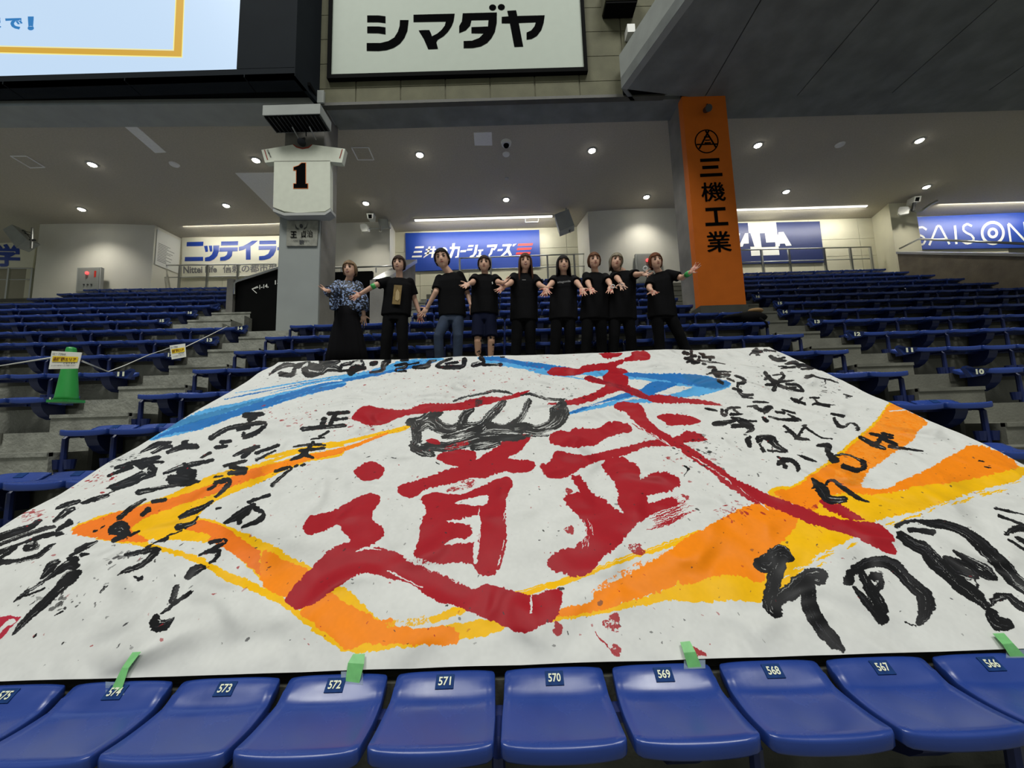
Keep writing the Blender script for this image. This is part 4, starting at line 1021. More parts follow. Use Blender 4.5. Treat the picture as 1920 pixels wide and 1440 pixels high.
# orange sweep to the right
ST('C6', c_y, [-300,735,30, -150,680,32, 0,632,38, 200,570,34, 400,495,30, 600,420,32, 800,350,36, 930,305,40], dry=.3, ink=.5)
PG('C6', c_o, [300,650, 420,560, 560,480, 690,425, 800,380, 700,470, 520,580, 380,660], 1.6, True, .45)
PG('C6', c_y, [90,802, 280,780, 450,745, 780,690, 1000,672, 1180,690, 1290,685, 1320,560, 1150,525, 1050,510, 800,600, 500,700, 150,755], 1)
PG('C6', c_o, [80,790, 130,742, 320,690, 350,640, 520,545, 690,445, 840,345, 930,290, 1100,210, 1240,145, 1335,88, 1500,200, 1480,260, 1400,380, 1330,600, 1230,600, 1130,545, 1000,525, 800,602, 640,655, 450,720, 150,785], 1.6)
PG('R7', c_y, [480,870, 520,835, 620,822, 720,750, 820,680, 990,545, 1080,455, 1150,350, 1180,345, 1100,500, 800,740, 600,880])
PG('R7', c_y, [1920,742, 1850,800, 1700,830, 1500,905, 1250,985, 1080,1020, 960,1110, 860,1160, 760,1210, 660,1300, 560,1400, 430,1450, -20,1470, -20,1345, 150,1330, 300,1320, 450,1180, 640,1020, 760,905, 900,860, 1200,850, 1500,760, 1700,700, 1880,700], 1)
PG('R7', c_o, [510,862, 630,832, 720,762, 830,695, 1000,560, 1095,462, 1165,352, 1250,392, 1372,470, 1270,580, 1150,662, 1040,740, 1000,822, 1130,838, 1260,782, 1450,680, 1590,600, 1740,622, 1885,708, 1700,760, 1500,800, 1300,830, 1100,868, 900,862, 780,905, 740,960, 600,920], 1)
PG('R7', c_o, [300,962, 390,930, 560,950, 650,1015, 560,1135, 480,1250, 440,1360, 300,1320, 150,1335, -20,1370, -20,1150, 90,1072], 1)
PG('R7', lin(250, 150, 40), [1000,560, 1095,462, 1165,352, 1250,392, 1372,470, 1270,580, 1150,662, 1040,740, 1000,815, 900,800, 850,740], 1, alpha=.6)
PG('R7', PAPER, [1010,815, 1060,735, 1170,660, 1280,580, 1380,480, 1590,590, 1440,680, 1260,775, 1130,828], .8)
PG('R7', PAPER, [1150,395, 1240,385, 1245,392, 1155,402], .2, False)
for i in range(60):
    x = random.uniform(560, 1850); y = 1330 - (x - 560) * .47 + random.gauss(0, 14) if x < 1100 else 1060 - (x - 1100) * .32 + random.gauss(0, 10)
    ST('R7', random.choice([PAPER, c_y, c_y]), [x, y, 5, x + 25, y - 12, 9, x + 50, y - 20, 3], dry=0, ink=.4)
# red characters
R_ = lambda k, f, a=1.0: PG(k, c_red, f, a)
R_('C4', [820,52, 900,46, 985,50, 960,75, 930,80, 860,85, 840,65])
R_('C4', [465,185, 510,150, 620,150, 680,155, 730,130, 900,110, 1040,75, 1050,45, 1140,42, 1180,70, 1170,100, 1110,108, 1010,112, 940,145, 1000,160, 1020,180, 985,197, 1020,215, 1022,250, 1010,285, 960,312, 860,345, 720,398, 600,415, 560,395, 700,355, 860,283, 850,240, 850,210, 885,180, 870,165, 740,180, 700,195, 620,205, 520,205])
R_('C4', [720,220, 760,205, 820,230, 940,258, 1080,298, 1150,335, 1250,335, 1400,353, 1550,363, 1680,398, 1600,405, 1430,395, 1250,390, 1160,372, 1060,342, 960,302, 850,272, 740,242])
PG('C4', c_red2, [725,222, 760,210, 900,255, 1080,305, 1150,342, 1180,368, 1060,338, 960,300, 850,268], alpha=.6)
R_('C3', [590,470, 640,410, 700,385, 850,405, 960,405, 1080,370, 1200,372, 1300,365, 1480,325, 1600,325, 1700,300, 1820,275, 1740,320, 1620,350, 1400,405, 1250,420, 1150,430, 1000,440, 900,465, 800,510, 690,515, 640,490])
ST('C4', c_red, [600,405,18, 480,405,14, 470,410,8], dry=0, ink=.6)
R_('C4', [480,650, 540,590, 620,600, 650,575, 760,578, 830,570, 880,530, 960,525, 1040,560, 1045,600, 960,620, 880,640, 800,690, 700,705, 560,700], 1.6)
R_('C4', [930,400, 1000,385, 1100,400, 1140,450, 1160,510, 1200,550, 1250,590, 1330,640, 1250,650, 1160,610, 1100,560, 1050,510, 1000,450, 930,430], 1.4)
R_('C4', [1220,490, 1270,465, 1400,470, 1480,495, 1525,525, 1460,545, 1380,550, 1300,555, 1270,525])
R_('C4', [415,830, 480,810, 500,775, 530,732, 620,745, 750,760, 1000,705, 1200,660, 1330,640, 1450,590, 1570,645, 1550,665, 1440,670, 1410,682, 1450,700, 1550,780, 1680,870, 1780,950, 1920,1000, 1920,1105, 1800,1030, 1700,980, 1600,890, 1500,820, 1440,760, 1330,705, 1150,710, 1000,770, 850,800, 700,850, 600,910, 480,920, 440,870], 1.2)
PG('C4', c_red, [840,830, 880,780, 1000,780, 1070,820, 1110,870, 1100,932, 1200,885, 1290,880, 1370,920, 1390,970, 1300,1010, 1200,1030, 1150,1045, 1160,1100, 1330,1040, 1380,1100, 1200,1160, 1080,1240, 1000,1320, 850,1440, 510,1440, 560,1410, 650,1400, 740,1310, 730,1250, 680,1190, 620,1130, 575,1075, 600,1040, 690,1020, 660,960, 630,900, 690,890, 750,970, 770,1020, 860,1060, 920,1120, 1000,1170, 950,1080, 960,1040, 920,940, 860,870], 1.2, False)
R_('C6', [80,490, 125,410, 240,390, 320,300, 340,250, 560,230, 500,350, 380,450, 330,520, 215,555], 1.8)
R_('R7', [0,590, 80,650, 200,730, 300,790, 400,838, 500,880, 640,930, 760,980, 900,1010, 1080,1030, 1160,1080, 1195,1130, 1178,1142, 1205,1190, 1180,1210, 1080,1170, 960,1110, 800,1060, 640,1000, 500,940, 380,900, 280,830, 180,760, 80,690, 0,640], 1.0)
R_('R7', [770,905, 860,920, 980,985, 1020,1012, 900,1000, 800,945], 1.8)
R_('C3', [1170,740, 1230,700, 1340,680, 1440,700, 1445,750, 1390,790, 1300,800, 1200,765])
R_('C3', [905,970, 930,930, 1100,880, 1290,810, 1420,770, 1540,700, 1620,640, 1700,590, 1800,590, 1825,610, 1750,700, 1670,745, 1830,760, 1855,800, 1790,845, 1700,845, 1640,835, 1500,880, 1400,880, 1250,930, 1100,960, 1060,1000, 980,1025, 920,1000])
PG('C3', c_red, [1245,980, 1300,930, 1340,880, 1450,900, 1380,960], 1.6, True, .55)
R_('C3', [600,845, 650,800, 720,770, 790,800, 815,830, 790,880, 720,905, 660,905])
R_('C5', [870,120, 900,90, 960,80, 1080,95, 1200,40, 1300,0, 1350,-15, 1378,10, 1378,50, 1350,110, 1345,200, 1350,300, 1345,400, 1320,480, 1280,550, 1200,540, 1150,480, 1060,475, 870,478, 825,430, 850,360, 870,250, 900,180], 1.0)
PG('C5', PAPER, [1060,142, 1120,120, 1240,93, 1232,150, 1180,158, 1100,152], 1.0)
PG('C5', PAPER, [1010,245, 1100,230, 1200,222, 1190,350, 1150,362, 1000,376, 1050,345, 1140,332, 1155,290, 1120,262], .9)
PG('C5', PAPER, [1165,368, 1200,375, 1182,475, 1165,472], .8)
R_('C5', [205,270, 240,215, 380,175, 540,100, 620,95, 640,130, 590,220, 655,280, 650,330, 560,395, 640,385, 760,425, 900,500, 1050,560, 1150,620, 1250,600, 1380,640, 1500,660, 1650,620, 1640,770, 1560,820, 1480,862, 1400,862, 1250,800, 1100,730, 960,690, 820,600, 680,560, 540,532, 400,610, 280,690, 180,725, 120,700, 110,660, 160,590, 250,500, 380,380, 470,350, 430,300, 400,258, 300,300, 240,315, 210,290], 1.0)
PG('C5', PAPER, [780,425, 850,445, 960,480, 1180,590, 1150,620, 1050,570, 900,505, 780,450], 1.8, True, .55)
ST('C5', PAPER, [500,412,6, 560,390,12, 640,400,5], dry=0)
ST('C5', PAPER, [1487,660,8, 1490,760,10], dry=0)
ST('C5', PAPER, [690,515,10, 780,570,8, 880,610,8], dry=0)
for (x, y) in ((1180,280), (1195,200), (1205,330), (1340,210), (1335,380), (1190,420), (1310,470)):
    ST('C5', PAPER, [x, y - 30, 2, x - 3, y, 7, x - 8, y + 34, 2], dry=0)
# bristle marks at the right of the red characters
rr = random.Random(3)
for i in range(26):
    y = 1085 + i * 6; x0 = 1180 + rr.uniform(-30, 60); ST('C4', c_red, [x0, y + 40, 3, x0 + 110, y, rr.uniform(3, 8), x0 + rr.uniform(160, 260), y - 46, 1.5], dry=0)
for i in range(14):
    x = 700 + rr.uniform(-10, 60); y = 1200 + i * 12; ST('C4', PAPER, [x, y, 2, x + 14, y + 26, 4, x + 10, y + 52, 2], dry=0)
for i in range(22):
    t = rr.random(); x = 1040 + 240 * t; y = 520 + 130 * t; ST('C4', rr.choice([PAPER, PAPER, c_red]), [x, y + 10, 2, x + 30, y + 40, 5, x + 70, y + 66, 2], dry=0)
for i in range(26):
    t = rr.random(); x = 1450 + 480 * t; y = 760 + 330 * t; ST('C4', rr.choice([PAPER, c_red]), [x, y, 2, x + 40, y + 26, 5, x + 80, y + 60, 2], dry=0)
for k, f in (('C6', [430,770, 470,755, 488,800, 460,862, 425,830]), ('C6', [385,800, 420,800, 415,850, 390,835]), ('C6', [455,930, 487,955, 482,1000, 440,990]), ('C6', [530,370, 600,372, 625,425, 560,420]), ('C6', [860,940, 915,945, 970,990, 860,992]), ('C6', [120,800, 160,830, 140,885, 110,860]), ('C4', [600,990, 640,1010, 620,1035, 595,1020]), ('C4', [575,1270, 640,1250, 640,1310, 600,1300]), ('C6', [830,85, 875,95, 860,120]), ('C3', [1895,795, 1925,780, 1925,860])):
    PG(k, c_red, f, 1.4, True, .8)
ST('C6', c_red, [345,865,4, 380,910,10, 430,960,6, 460,985,12], dry=0)
PG('B', lin(178, 40, 62), [-300,1175, 185,1175, -130,1520, -300,1520], .4, False)
PG('B', PAPER, [-60,1330, 90,1200, 135,1200, 122,1232, 60,1262, -20,1340], .4)
# black fist
Hs = [[540,330,20, 680,275,18, 860,250,20, 1000,210,25, 1150,225,20, 1220,265,10], [1290,265,12, 1380,245,20, 1480,275,22, 1560,300,16, 1640,310,22, 1780,315,16],
 [50,560,50, 180,530,40, 280,480,60, 380,460,50], [320,480,60, 330,570,80, 450,640,70, 600,620,60, 680,480,50, 760,430,30], [640,640,80, 850,610,60, 960,500,55, 1040,420,50, 1100,340,40],
 [960,620,60, 1100,640,50, 1230,590,50, 1330,480,35, 1380,350,40, 1380,305,15], [1220,640,70, 1350,630,60, 1480,650,60, 1620,610,60, 1700,550,100, 1740,450,120, 1760,370,60],
 [90,560,40, 120,650,60, 130,760,60, 100,840,60, 200,880,80, 300,930,40], [260,830,60, 450,840,60, 650,800,60, 800,750,70, 1000,720,60, 1250,740,40, 1400,715,20, 1610,720,15],
 [130,650,40, 250,580,50, 340,640,30], [760,850,40, 900,830,50, 1050,790,30], [430,730,30, 600,690,50, 800,650,70], [820,700,40, 1000,680,50, 1300,690,20]]
c_hk = lin(50, 50, 50)
for h in Hs: ST('H', c_hk, [q * (1.3 if max(h[2::3]) < 30 else 1.85) if i % 3 == 2 else q for i, q in enumerate(h)], .5, .6)
R_('H', [230,760, 320,740, 400,790, 380,810, 280,800], 1.2); PG('H', c_red, [450,840, 600,790, 720,760, 740,800, 600,850, 480,880], 1.4, True, .5)
R_('C3', [590,470, 640,410, 700,385, 850,405, 960,405, 1080,370, 1200,372, 1300,365, 1480,325, 1600,325, 1700,300, 1740,290, 1740,320, 1620,350, 1400,405, 1250,420, 1150,430, 1000,440, 900,465, 800,510, 690,515, 640,490])
PG('H', c_hk, [780,360, 800,310, 870,300, 860,360, 800,400], 1, True, .6)
# small black writing
BK = {
'T': [[20,210,8, 120,140,30, 200,130,20, 250,150,20], [110,200,30, 200,205,25, 220,160,25], [240,140,30, 340,120,25, 300,160,40, 330,200,40, 430,190,20, 480,150,50, 570,165,30], [430,110,30, 500,120,35, 570,100,15], [350,140,40, 420,150,40],
 [580,150,20, 600,125,20, 750,110,30, 700,140,50, 650,190,35], [700,150,40, 770,150,20], [570,180,15, 640,170,15], [820,120,25, 860,110,25], [960,90,30, 920,120,35, 900,170,25, 810,185,15], [1060,85,20, 1110,85,15],
 [1010,130,15, 1090,120,25, 1080,150,20, 1010,170,20, 1090,180,15], [1110,125,8, 1190,110,15], [1150,150,20, 1250,140,35, 1280,100,20, 1330,90,10], [1330,140,20, 1380,100,20, 1450,80,15], [1340,150,15, 1440,150,30, 1530,145,25, 1550,90,30], [1400,120,15, 1490,110,20],
 [1680,75,30, 1690,110,30, 1620,145,15, 1610,125,12, 1680,105,8], [1690,130,20, 1800,130,15, 1830,130,25], [1830,68,8, 1862,68,8]],
'L1': [[1380,425,25, 1480,415,20], [1400,450,20, 1440,440,15], [1190,550,25, 1270,500,20, 1360,480,20, 1490,470,20, 1450,520,22, 1380,545,25, 1370,520,12], [1340,500,20, 1400,490,20],
 [1250,575,20, 1300,570,15], [1220,605,20, 1280,600,15], [1255,580,15, 1260,605,12],
 [800,630,8, 880,590,25, 960,575,15], [860,635,12, 930,600,20, 970,595,15], [950,630,20, 1030,600,25, 1110,595,25], [1040,580,25, 1060,565,12],
 [650,720,15, 760,690,20, 900,660,20], [610,765,10, 740,710,25], [780,700,30, 860,730,50, 800,760,40, 740,790,40, 640,830,30], [760,690,15, 920,685,12],
 [1140,660,10, 1185,635,15], [920,750,8, 1040,710,20, 1200,680,15], [960,780,40, 1060,790,50, 1110,795,12], [1040,700,20, 1080,760,40], [780,850,25, 900,825,15, 1120,795,12], [1010,740,30, 1100,740,20],
 [1320,655,12, 1400,620,20, 1460,600,15], [1370,660,20, 1440,610,15], [1440,640,15, 1570,595,15], [1440,680,12, 1520,640,10, 1550,625,10],
 [1260,715,12, 1380,685,15], [1300,720,20, 1380,730,20], [1290,755,20, 1370,750,25], [1210,775,10, 1250,770,8],
 [1210,810,18, 1290,795,25, 1270,840,20, 1215,885,12], [1180,845,15, 1220,820,12], [1010,1000,15, 1060,975,25, 1150,935,20, 1200,905,6], [1220,945,12, 1240,942,10],
 [1000,1050,30, 1080,1030,20, 1110,990,6], [940,1100,8, 1020,1070,6], [670,1000,22, 740,940,18, 820,890,12], [860,905,18, 935,895,18], [800,985,20, 840,950,25],
 [640,1070,50, 680,1060,70, 705,1075,50], [640,1130,20, 700,1100,30], [730,1100,15, 780,1075,12], [530,1075,10, 550,1070,8], [570,1055,8, 590,1045,6],
 [720,1215,20, 850,1185,25, 900,1180,15], [880,1200,30, 800,1270,22, 700,1315,15, 670,1335,4], [900,1130,15, 940,1115,20], [820,1170,6, 900,1130,8],
 [1180,1140,20, 1270,1125,20, 1210,1170,20, 1130,1210,12], [1150,1205,10, 1230,1185,25, 1220,1230,20, 1190,1250,12], [1055,1335,25, 1100,1300,40, 1150,1280,25],
 [1400,912,18, 1460,890,12, 1520,872,15], [1260,1025,12, 1360,975,40, 1430,930,25], [1440,945,25, 1480,975,20, 1460,1010,25, 1360,1050,10], [1340,1025,25, 1350,990,30], [760,1335,10, 800,1350,12]],
'L2': [[970,505,30, 990,460,26, 1000,430,22], [1080,455,15, 1000,510,20, 910,575,12], [885,605,38, 875,645,50, 925,640,40, 980,600,8], [570,465,6, 600,430,8]],
'C3': [[430,440,20, 570,432,18], [250,550,25, 380,535,22, 540,520,22], [400,480,30, 380,530,25], [480,445,25, 440,520,22], [480,480,18, 560,470,15], [370,600,12, 430,565,15], [310,620,8, 405,605,10], [190,675,10, 310,655,15, 410,660,12],
 [330,640,18, 260,720,25, 160,765,8], [230,700,15, 400,680,15], [250,720,25, 320,745,15], [60,840,20, 170,815,20, 80,900,15, 40,940,20], [190,805,12, 215,795,12], [240,800,15, 265,790,12], [1170,775,6, 1190,790,5], [860,742,4, 895,745,5]],
'B': [[0,510,60, 120,470,60, 250,430,50, 350,370,30], [0,570,30, 200,500,30, 400,430,30, 470,415,20], [0,640,40, 200,560,20, 400,490,40, 540,465,20], [470,370,25, 560,300,50, 640,260,25], [480,450,20, 600,370,45],
 [490,265,20, 580,230,45, 680,195,30], [700,215,20, 800,180,40, 920,140,25], [920,80,15, 1050,40,40, 1160,10,50], [1000,90,8, 900,140,10], [230,600,60, 310,580,60, 300,540,30], [0,720,50, 200,700,30, 340,660,40, 420,590,35, 480,550,10], [0,690,30, 150,600,20],
 [610,670,15, 700,600,50, 780,560,35, 830,530,12], [700,660,40, 760,650,15], [600,700,40, 660,700,60], [370,860,20, 450,770,70, 510,720,30], [140,1050,12, 250,970,25, 400,880,25, 560,770,60, 640,740,90], [180,1030,15, 390,945,15],
 [690,800,40, 620,850,90, 500,960,60, 350,1100,70, 200,1230,50, 125,1320,12], [1170,105,30, 1270,85,35, 1400,60,15], [270,1365,12, 310,1335,20], [465,1180,6, 530,1140,14], [1180,860,20, 1205,840,25], [870,970,6, 920,910,8]],
'Q': [[205,115,30, 240,125,25], [270,95,20, 270,180,25], [210,170,20, 260,170,30], [270,150,25, 310,140,20], [230,205,15, 280,180,20], [280,205,30, 330,200,25, 340,150,20], [340,115,12, 380,130,25], [370,150,20, 470,150,20], [440,165,20, 430,200,15], [360,190,15, 470,200,12, 570,215,8], [370,220,20, 390,222,18],
 [420,250,20, 470,250,15], [400,310,6, 470,290,20], [460,280,25, 500,320,30, 600,320,25], [500,290,15, 620,290,10], [470,260,25, 490,290,15], [505,360,20, 545,385,20], [590,350,15, 650,370,12], [660,325,15, 730,350,20, 740,380,25, 680,390,20],
 [640,430,18, 715,450,20], [680,410,15, 690,455,20], [690,460,12, 740,490,25, 820,485,18], [720,505,10, 820,515,8], [830,545,15, 960,555,12], [770,585,12, 860,580,15], [840,590,25, 900,620,30, 960,600,35, 990,600,20], [960,620,20, 920,650,15],
 [1020,640,15, 1100,650,20], [1080,620,15, 1190,650,15], [960,680,12, 1080,710,15, 1200,710,30, 1250,720,12], [1130,660,10, 1190,690,20], [905,685,15, 945,720,25],
 [930,300,25, 1000,370,30, 1080,375,20, 1190,365,6], [1080,300,20, 1100,330,20, 1040,390,30, 1010,440,30], [930,400,12, 1010,400,20], [930,350,20, 990,340,8], [1060,410,20, 1150,440,20, 1280,460,15], [1120,400,20, 1220,405,20, 1270,450,20], [1150,430,15, 1200,430,20], [1000,320,10, 1070,310,10],
 [1170,510,15, 1210,540,20], [1200,520,20, 1290,565,20], [1270,510,12, 1230,550,20], [1340,510,12, 1420,515,12], [1370,510,12, 1400,550,15, 1360,570,15], [1400,560,25, 1500,590,20], [1450,570,15, 1560,580,5],
 [1520,660,15, 1640,685,20], [1550,700,20, 1590,770,30, 1650,780,20, 1700,745,12, 1760,770,20, 1770,810,25], [1300,340,25, 1360,325,20, 1420,345,12, 1500,360,12, 1590,385,6], [1470,360,12, 1470,395,6],
 [800,125,10, 860,80,20], [840,100,30, 910,100,15], [930,90,15, 1030,95,12], [860,125,12, 885,127,12], [980,140,20, 1040,170,30, 1120,180,15], [1060,160,15, 1110,150,12], [1050,240,8, 1120,240,15], [1080,260,10, 1200,240,20], [1120,210,15, 1200,200,35, 1240,240,25], [1150,190,10, 1210,210,12], [1240,220,25, 1330,230,20, 1420,265,12], [1260,260,15, 1360,250,20], [1300,210,10, 1380,240,15],
 [390,610,12, 430,615,20, 500,630,10], [540,620,25, 560,670,35, 600,600,20, 700,590,15], [620,660,25, 720,655,12], [650,610,20, 690,650,15], [470,750,35, 560,745,35, 650,720,20], [630,690,20, 740,730,45, 820,760,20], [640,770,30, 740,765,30], [760,770,25, 810,800,40, 760,835,8], [700,715,15, 850,720,12],
 [1100,765,15, 1170,830,25, 1230,890,30, 1330,905,15], [1125,830,20, 1180,840,15, 1210,900,15], [1290,770,25, 1250,850,20, 1220,880,30], [1270,770,15, 1380,850,15, 1450,890,12, 1545,903,6],
 [800,875,20, 780,910,40, 800,960,30], [870,920,20, 880,900,50, 920,880,30, 990,900,55, 1040,960,40, 1140,1015,10], [890,940,20, 920,1010,25], [1000,950,8, 1000,1020,6], [960,1000,15, 1120,1015,12],
 [1400,960,15, 1500,960,35, 1500,1010,40, 1530,1080,50, 1570,1090,40], [1530,1060,20, 1640,1035,12, 1740,1070,15, 1800,1110,40, 1820,1150,35, 1740,1180,30, 1620,1140,30], [1220,1040,6, 1300,1070,20, 1385,1105,8],
 [1040,1060,15, 1090,1090,20], [1050,1130,25, 1090,1090,40, 1160,1090,30, 1210,1130,35, 1220,1180,25], [1090,1110,25, 1110,1160,30], [205,1140,8, 240,1175,18], [240,1175,10, 205,1235,3], [1450,450,5, 1490,452,6], [1640,480,8, 1720,500,8], [1660,500,6, 1700,505,6]],
'R7': [[1000,555,20, 1060,590,25, 1130,620,15], [1060,530,15, 1180,550,15], [1140,530,20, 1090,590,25], [1130,560,20, 1200,590,20], [1160,605,20, 1240,615,15, 1345,628,8], [1125,520,10, 1185,535,10],
 [725,785,12, 780,850,50, 820,900,35, 905,900,30], [720,840,8, 760,820,12], [780,840,8, 830,790,15, 880,820,20, 980,890,20, 1045,915,8], [1650,680,6, 1680,685,5], [1690,715,6, 1720,720,6]],
'R8': [[440,290,80, 480,290,95, 550,250,100, 600,272,40], [545,290,70, 510,400,75, 500,520,90, 520,575,60], [540,500,60, 620,440,80, 700,370,70, 770,375,80], [700,400,60, 710,540,75, 780,660,65, 850,740,60, 900,785,20],
 [930,400,50, 950,345,45, 1060,290,50, 1180,310,60, 1270,400,55, 1350,480,70, 1360,560,80, 1330,620,40], [960,430,20, 1050,540,40, 1120,610,60], [1000,350,30, 1060,460,60, 1120,560,60], [1060,370,40, 1110,380,40, 1090,450,30], [1250,625,6, 1310,640,5]],
'E': [[80,390,30, 240,350,20, 360,370,50, 480,380,60, 620,430,60, 740,510,80, 860,620,90, 980,740,90, 1080,850,90, 1250,980,60], [120,460,60, 220,530,80, 320,580,90, 420,700,110, 560,830,110, 700,940,100, 820,1060,50], [480,640,30, 560,700,110, 660,750,110, 740,790,60],
 [550,580,15, 700,670,50, 820,760,90, 890,810,50], [740,800,20, 740,870,15, 780,960,25], [840,1040,20, 900,980,50, 1000,960,40, 1080,1030,60, 1230,1100,60], [860,1110,80, 900,1180,90, 990,1200,80], [200,420,30, 380,440,40],
 [930,300,20, 1130,370,15, 1300,430,15], [990,450,30, 1080,400,50, 1235,420,40], [1010,500,20, 1235,640,20], [1080,480,30, 1235,560,40], [900,240,12, 1000,260,20, 1130,290,8]]}
for k, L in BK.items():
    wm = {'B': 1.12, 'E': 1.25, 'R8': 1.22, 'Q': 1.42, 'L1': 1.32, 'T': 1.4}.get(k, 1.35)
    for s in L: s = [q * wm if i % 3 == 2 else q for i, q in enumerate(s)]; ST(k, c_blk, s, .3, .55 if k in ('T', 'B', 'E', 'R8') else .35)
# splashes
rr = random.Random(11)
def speck(u, t, r, col, a=.9):
    an = rr.uniform(0, PI); e = rr.uniform(.25, .8)
    P = [(r * math.cos(q) * rr.uniform(.8, 1.2), r * e * math.sin(q) * rr.uniform(.8, 1.2)) for q in [2 * PI * i / 8 for i in range(8)]]
    fill([(u + x * math.cos(an) - y * math.sin(an), t + x * math.sin(an) + y * math.cos(an)) for x, y in P], col, a, .8)
for i in range(2400):
    u, t = rr.uniform(BU0, BU1), rr.uniform(0.05, BT1) ** 1.0
    speck(u, t, abs(rr.gauss(0, .0045)) + .002, rr.choice([c_blk, c_blk2, c_red]), rr.uniform(.4, .95))
for (px, py, n, sp, c) in ((690, 700, 90, 45, c_red), (880, 720, 120, 60, c_red), (560, 780, 60, 30, c_red), (690, 800, 70, 30, c_red), (1000, 690, 80, 40, c_red), (1060, 740, 60, 30, c_blk), (180, 900, 60, 25, c_red), (240, 860, 60, 20, c_blk), (60, 970, 50, 14, c_red), (1450, 700, 60, 40, c_blk), (1330, 850, 70, 40, c_blk), (1500, 960, 40, 20, c_red), (1560, 720, 60, 30, c_blk), (1280, 860, 40, 30, c_red), (100, 1130, 60, 30, c_blk), (250, 1050, 40, 30, c_blk), (560, 700, 60, 40, c_blk), (1380, 960, 50, 20, c_red)):
    for i in range(n):
        u, t = ban(px + rr.gauss(0, sp), py + rr.gauss(0, sp * .45)); speck(u, t, abs(rr.gauss(0, .009)) + .003, c, rr.uniform(.5, .95))
# slight wobble of all paint edges and uneven paint density
wy = (noise2(TH, TW, 14) - .5) * 7 + (noise2(TH, TW, 5) - .5) * 3; wx = (noise2(TH, TW, 14) - .5) * 7 + (noise2(TH, TW, 5) - .5) * 3
iy = np.clip(np.arange(TH)[:, None] + wy, 0, TH - 1).astype(np.int32); ix = np.clip(np.arange(TW)[None] + wx, 0, TW - 1).astype(np.int32)
img = img[iy, ix]; ink_map = ink_map[iy, ix]
img *= (1 - .10 * (noise2(TH, TW, 40) * .5 + noise2(TH, TW, 9) * .5))[..., None]
def to_image(name, arr, noncol=False):
    im = bpy.data.images.new(name, TW, TH, alpha=False, float_buffer=False)
    if noncol: im.colorspace_settings.name = 'Non-Color'; a = arr
    else: a = np.where(arr <= .0031308, arr * 12.92, 1.055 * np.power(np.maximum(arr, 1e-6), 1 / 2.4) - .055)
    buf = np.ones((TH, TW, 4), np.float32); buf[..., :3] = a if a.ndim == 3 else a[..., None]
    im.pixels.foreach_set(buf.ravel()); im.update(); im.pack(); return im
im_col = to_image('banner_paint', img); im_ink = to_image('banner_gloss', ink_map, True)
m_ban = bpy.data.materials.new('banner_paper'); m_ban.use_nodes = True; nt = m_ban.node_tree; bs = nt.nodes['Principled BSDF']
t1 = nt.nodes.new('ShaderNodeTexImage'); t1.image = im_col; t1.interpolation = 'Linear'; nt.links.new(t1.outputs[0], bs.inputs['Base Color'])
t2 = nt.nodes.new('ShaderNodeTexImage'); t2.image = im_ink
mr = nt.nodes.new('ShaderNodeMapRange'); mr.inputs[3].default_value = .62; mr.inputs[4].default_value = .42; nt.links.new(t2.outputs[0], mr.inputs[0]); nt.links.new(mr.outputs[0], bs.inputs['Roughness'])
tc = nt.nodes.new('ShaderNodeTexCoord')
n1 = nt.nodes.new('ShaderNodeTexNoise'); n1.noise_type = 'RIDGED_MULTIFRACTAL'; n1.inputs['Scale'].default_value = 3.4; n1.inputs['Detail'].default_value = 1.5; n1.inputs['Distortion'].default_value = .5
n2 = nt.nodes.new('ShaderNodeTexNoise'); n2.noise_type = 'RIDGED_MULTIFRACTAL'; n2.inputs['Scale'].default_value = 1.3; n2.inputs['Detail'].default_value = 2; n2.inputs['Distortion'].default_value = .6
nt.links.new(tc.outputs['Object'], n1.inputs['Vector']); nt.links.new(tc.outputs['Object'], n2.inputs['Vector'])
ad = nt.nodes.new('ShaderNodeMath'); ad.operation = 'MULTIPLY_ADD'; ad.inputs[1].default_value = .9; nt.links.new(n1.outputs[0], ad.inputs[0]); nt.links.new(n2.outputs[0], ad.inputs[2])
bp = nt.nodes.new('ShaderNodeBump'); bp.inputs['Strength'].default_value = .9; bp.inputs['Distance'].default_value = .11; bs.inputs['Specular IOR Level'].default_value = .17; nt.links.new(ad.outputs[0], bp.inputs['Height']); nt.links.new(bp.outputs[0], bs.inputs['Normal'])
NX, NY = 360, 230
vs, uv = [], []
nv = V((0, -BSL, 1)).normalized()
for j in range(NY + 1):
    for i in range(NX + 1):
        s, t = i / NX, j / NY; u = BU0 + (BU1 - BU0) * s; d = BT1 * t
        eu = .012 * noise.noise(V((d * 2.2, s * 2, 5))) ; e_t = .02 * noise.noise(V((u * 1.1, 7, t)))
        h = .010 + .020 * (noise.noise(V((u * .8, d * 1.1, 1)))) + .010 * noise.noise(V((u * 2.6 + d, d * 3.0, 3))) + .0035 * noise.noise(V((u * 9, d * 9, 2)))
        h *= min(1, d / .25 + .1)
        h += .008 * abs(noise.noise(V((u * 1.6 + d * 1.2, d * .8 - u * .7, 9)))) 
        if s < .012 or s > .988: h -= .02 * noise.noise(V((d * 3, 0, 0)))
        if t > .985: h -= .03 * (t - .985) / .015
        y = float(np.interp(d, _arc, _ys)); z = bprof(y)[0]
        p = V((u + (eu if 0 < s < 1 else eu * 1.5), y, z)) + nv * h + V((0, e_t * t, e_t * t * BSL))
        vs.append(tuple(p)); uv.append((s, t))
fs = [(j * (NX + 1) + i, j * (NX + 1) + i + 1, (j + 1) * (NX + 1) + i + 1, (j + 1) * (NX + 1) + i) for j in range(NY) for i in range(NX)]
me = bpy.data.meshes.new('banner'); me.from_pydata(vs, [], fs)
ul = me.uv_layers.new(name='UVMap'); li = np.zeros(len(me.loops), np.int32); me.loops.foreach_get('vertex_index', li)
ul.data.foreach_set('uv', np.array(uv, np.float32)[li].ravel())
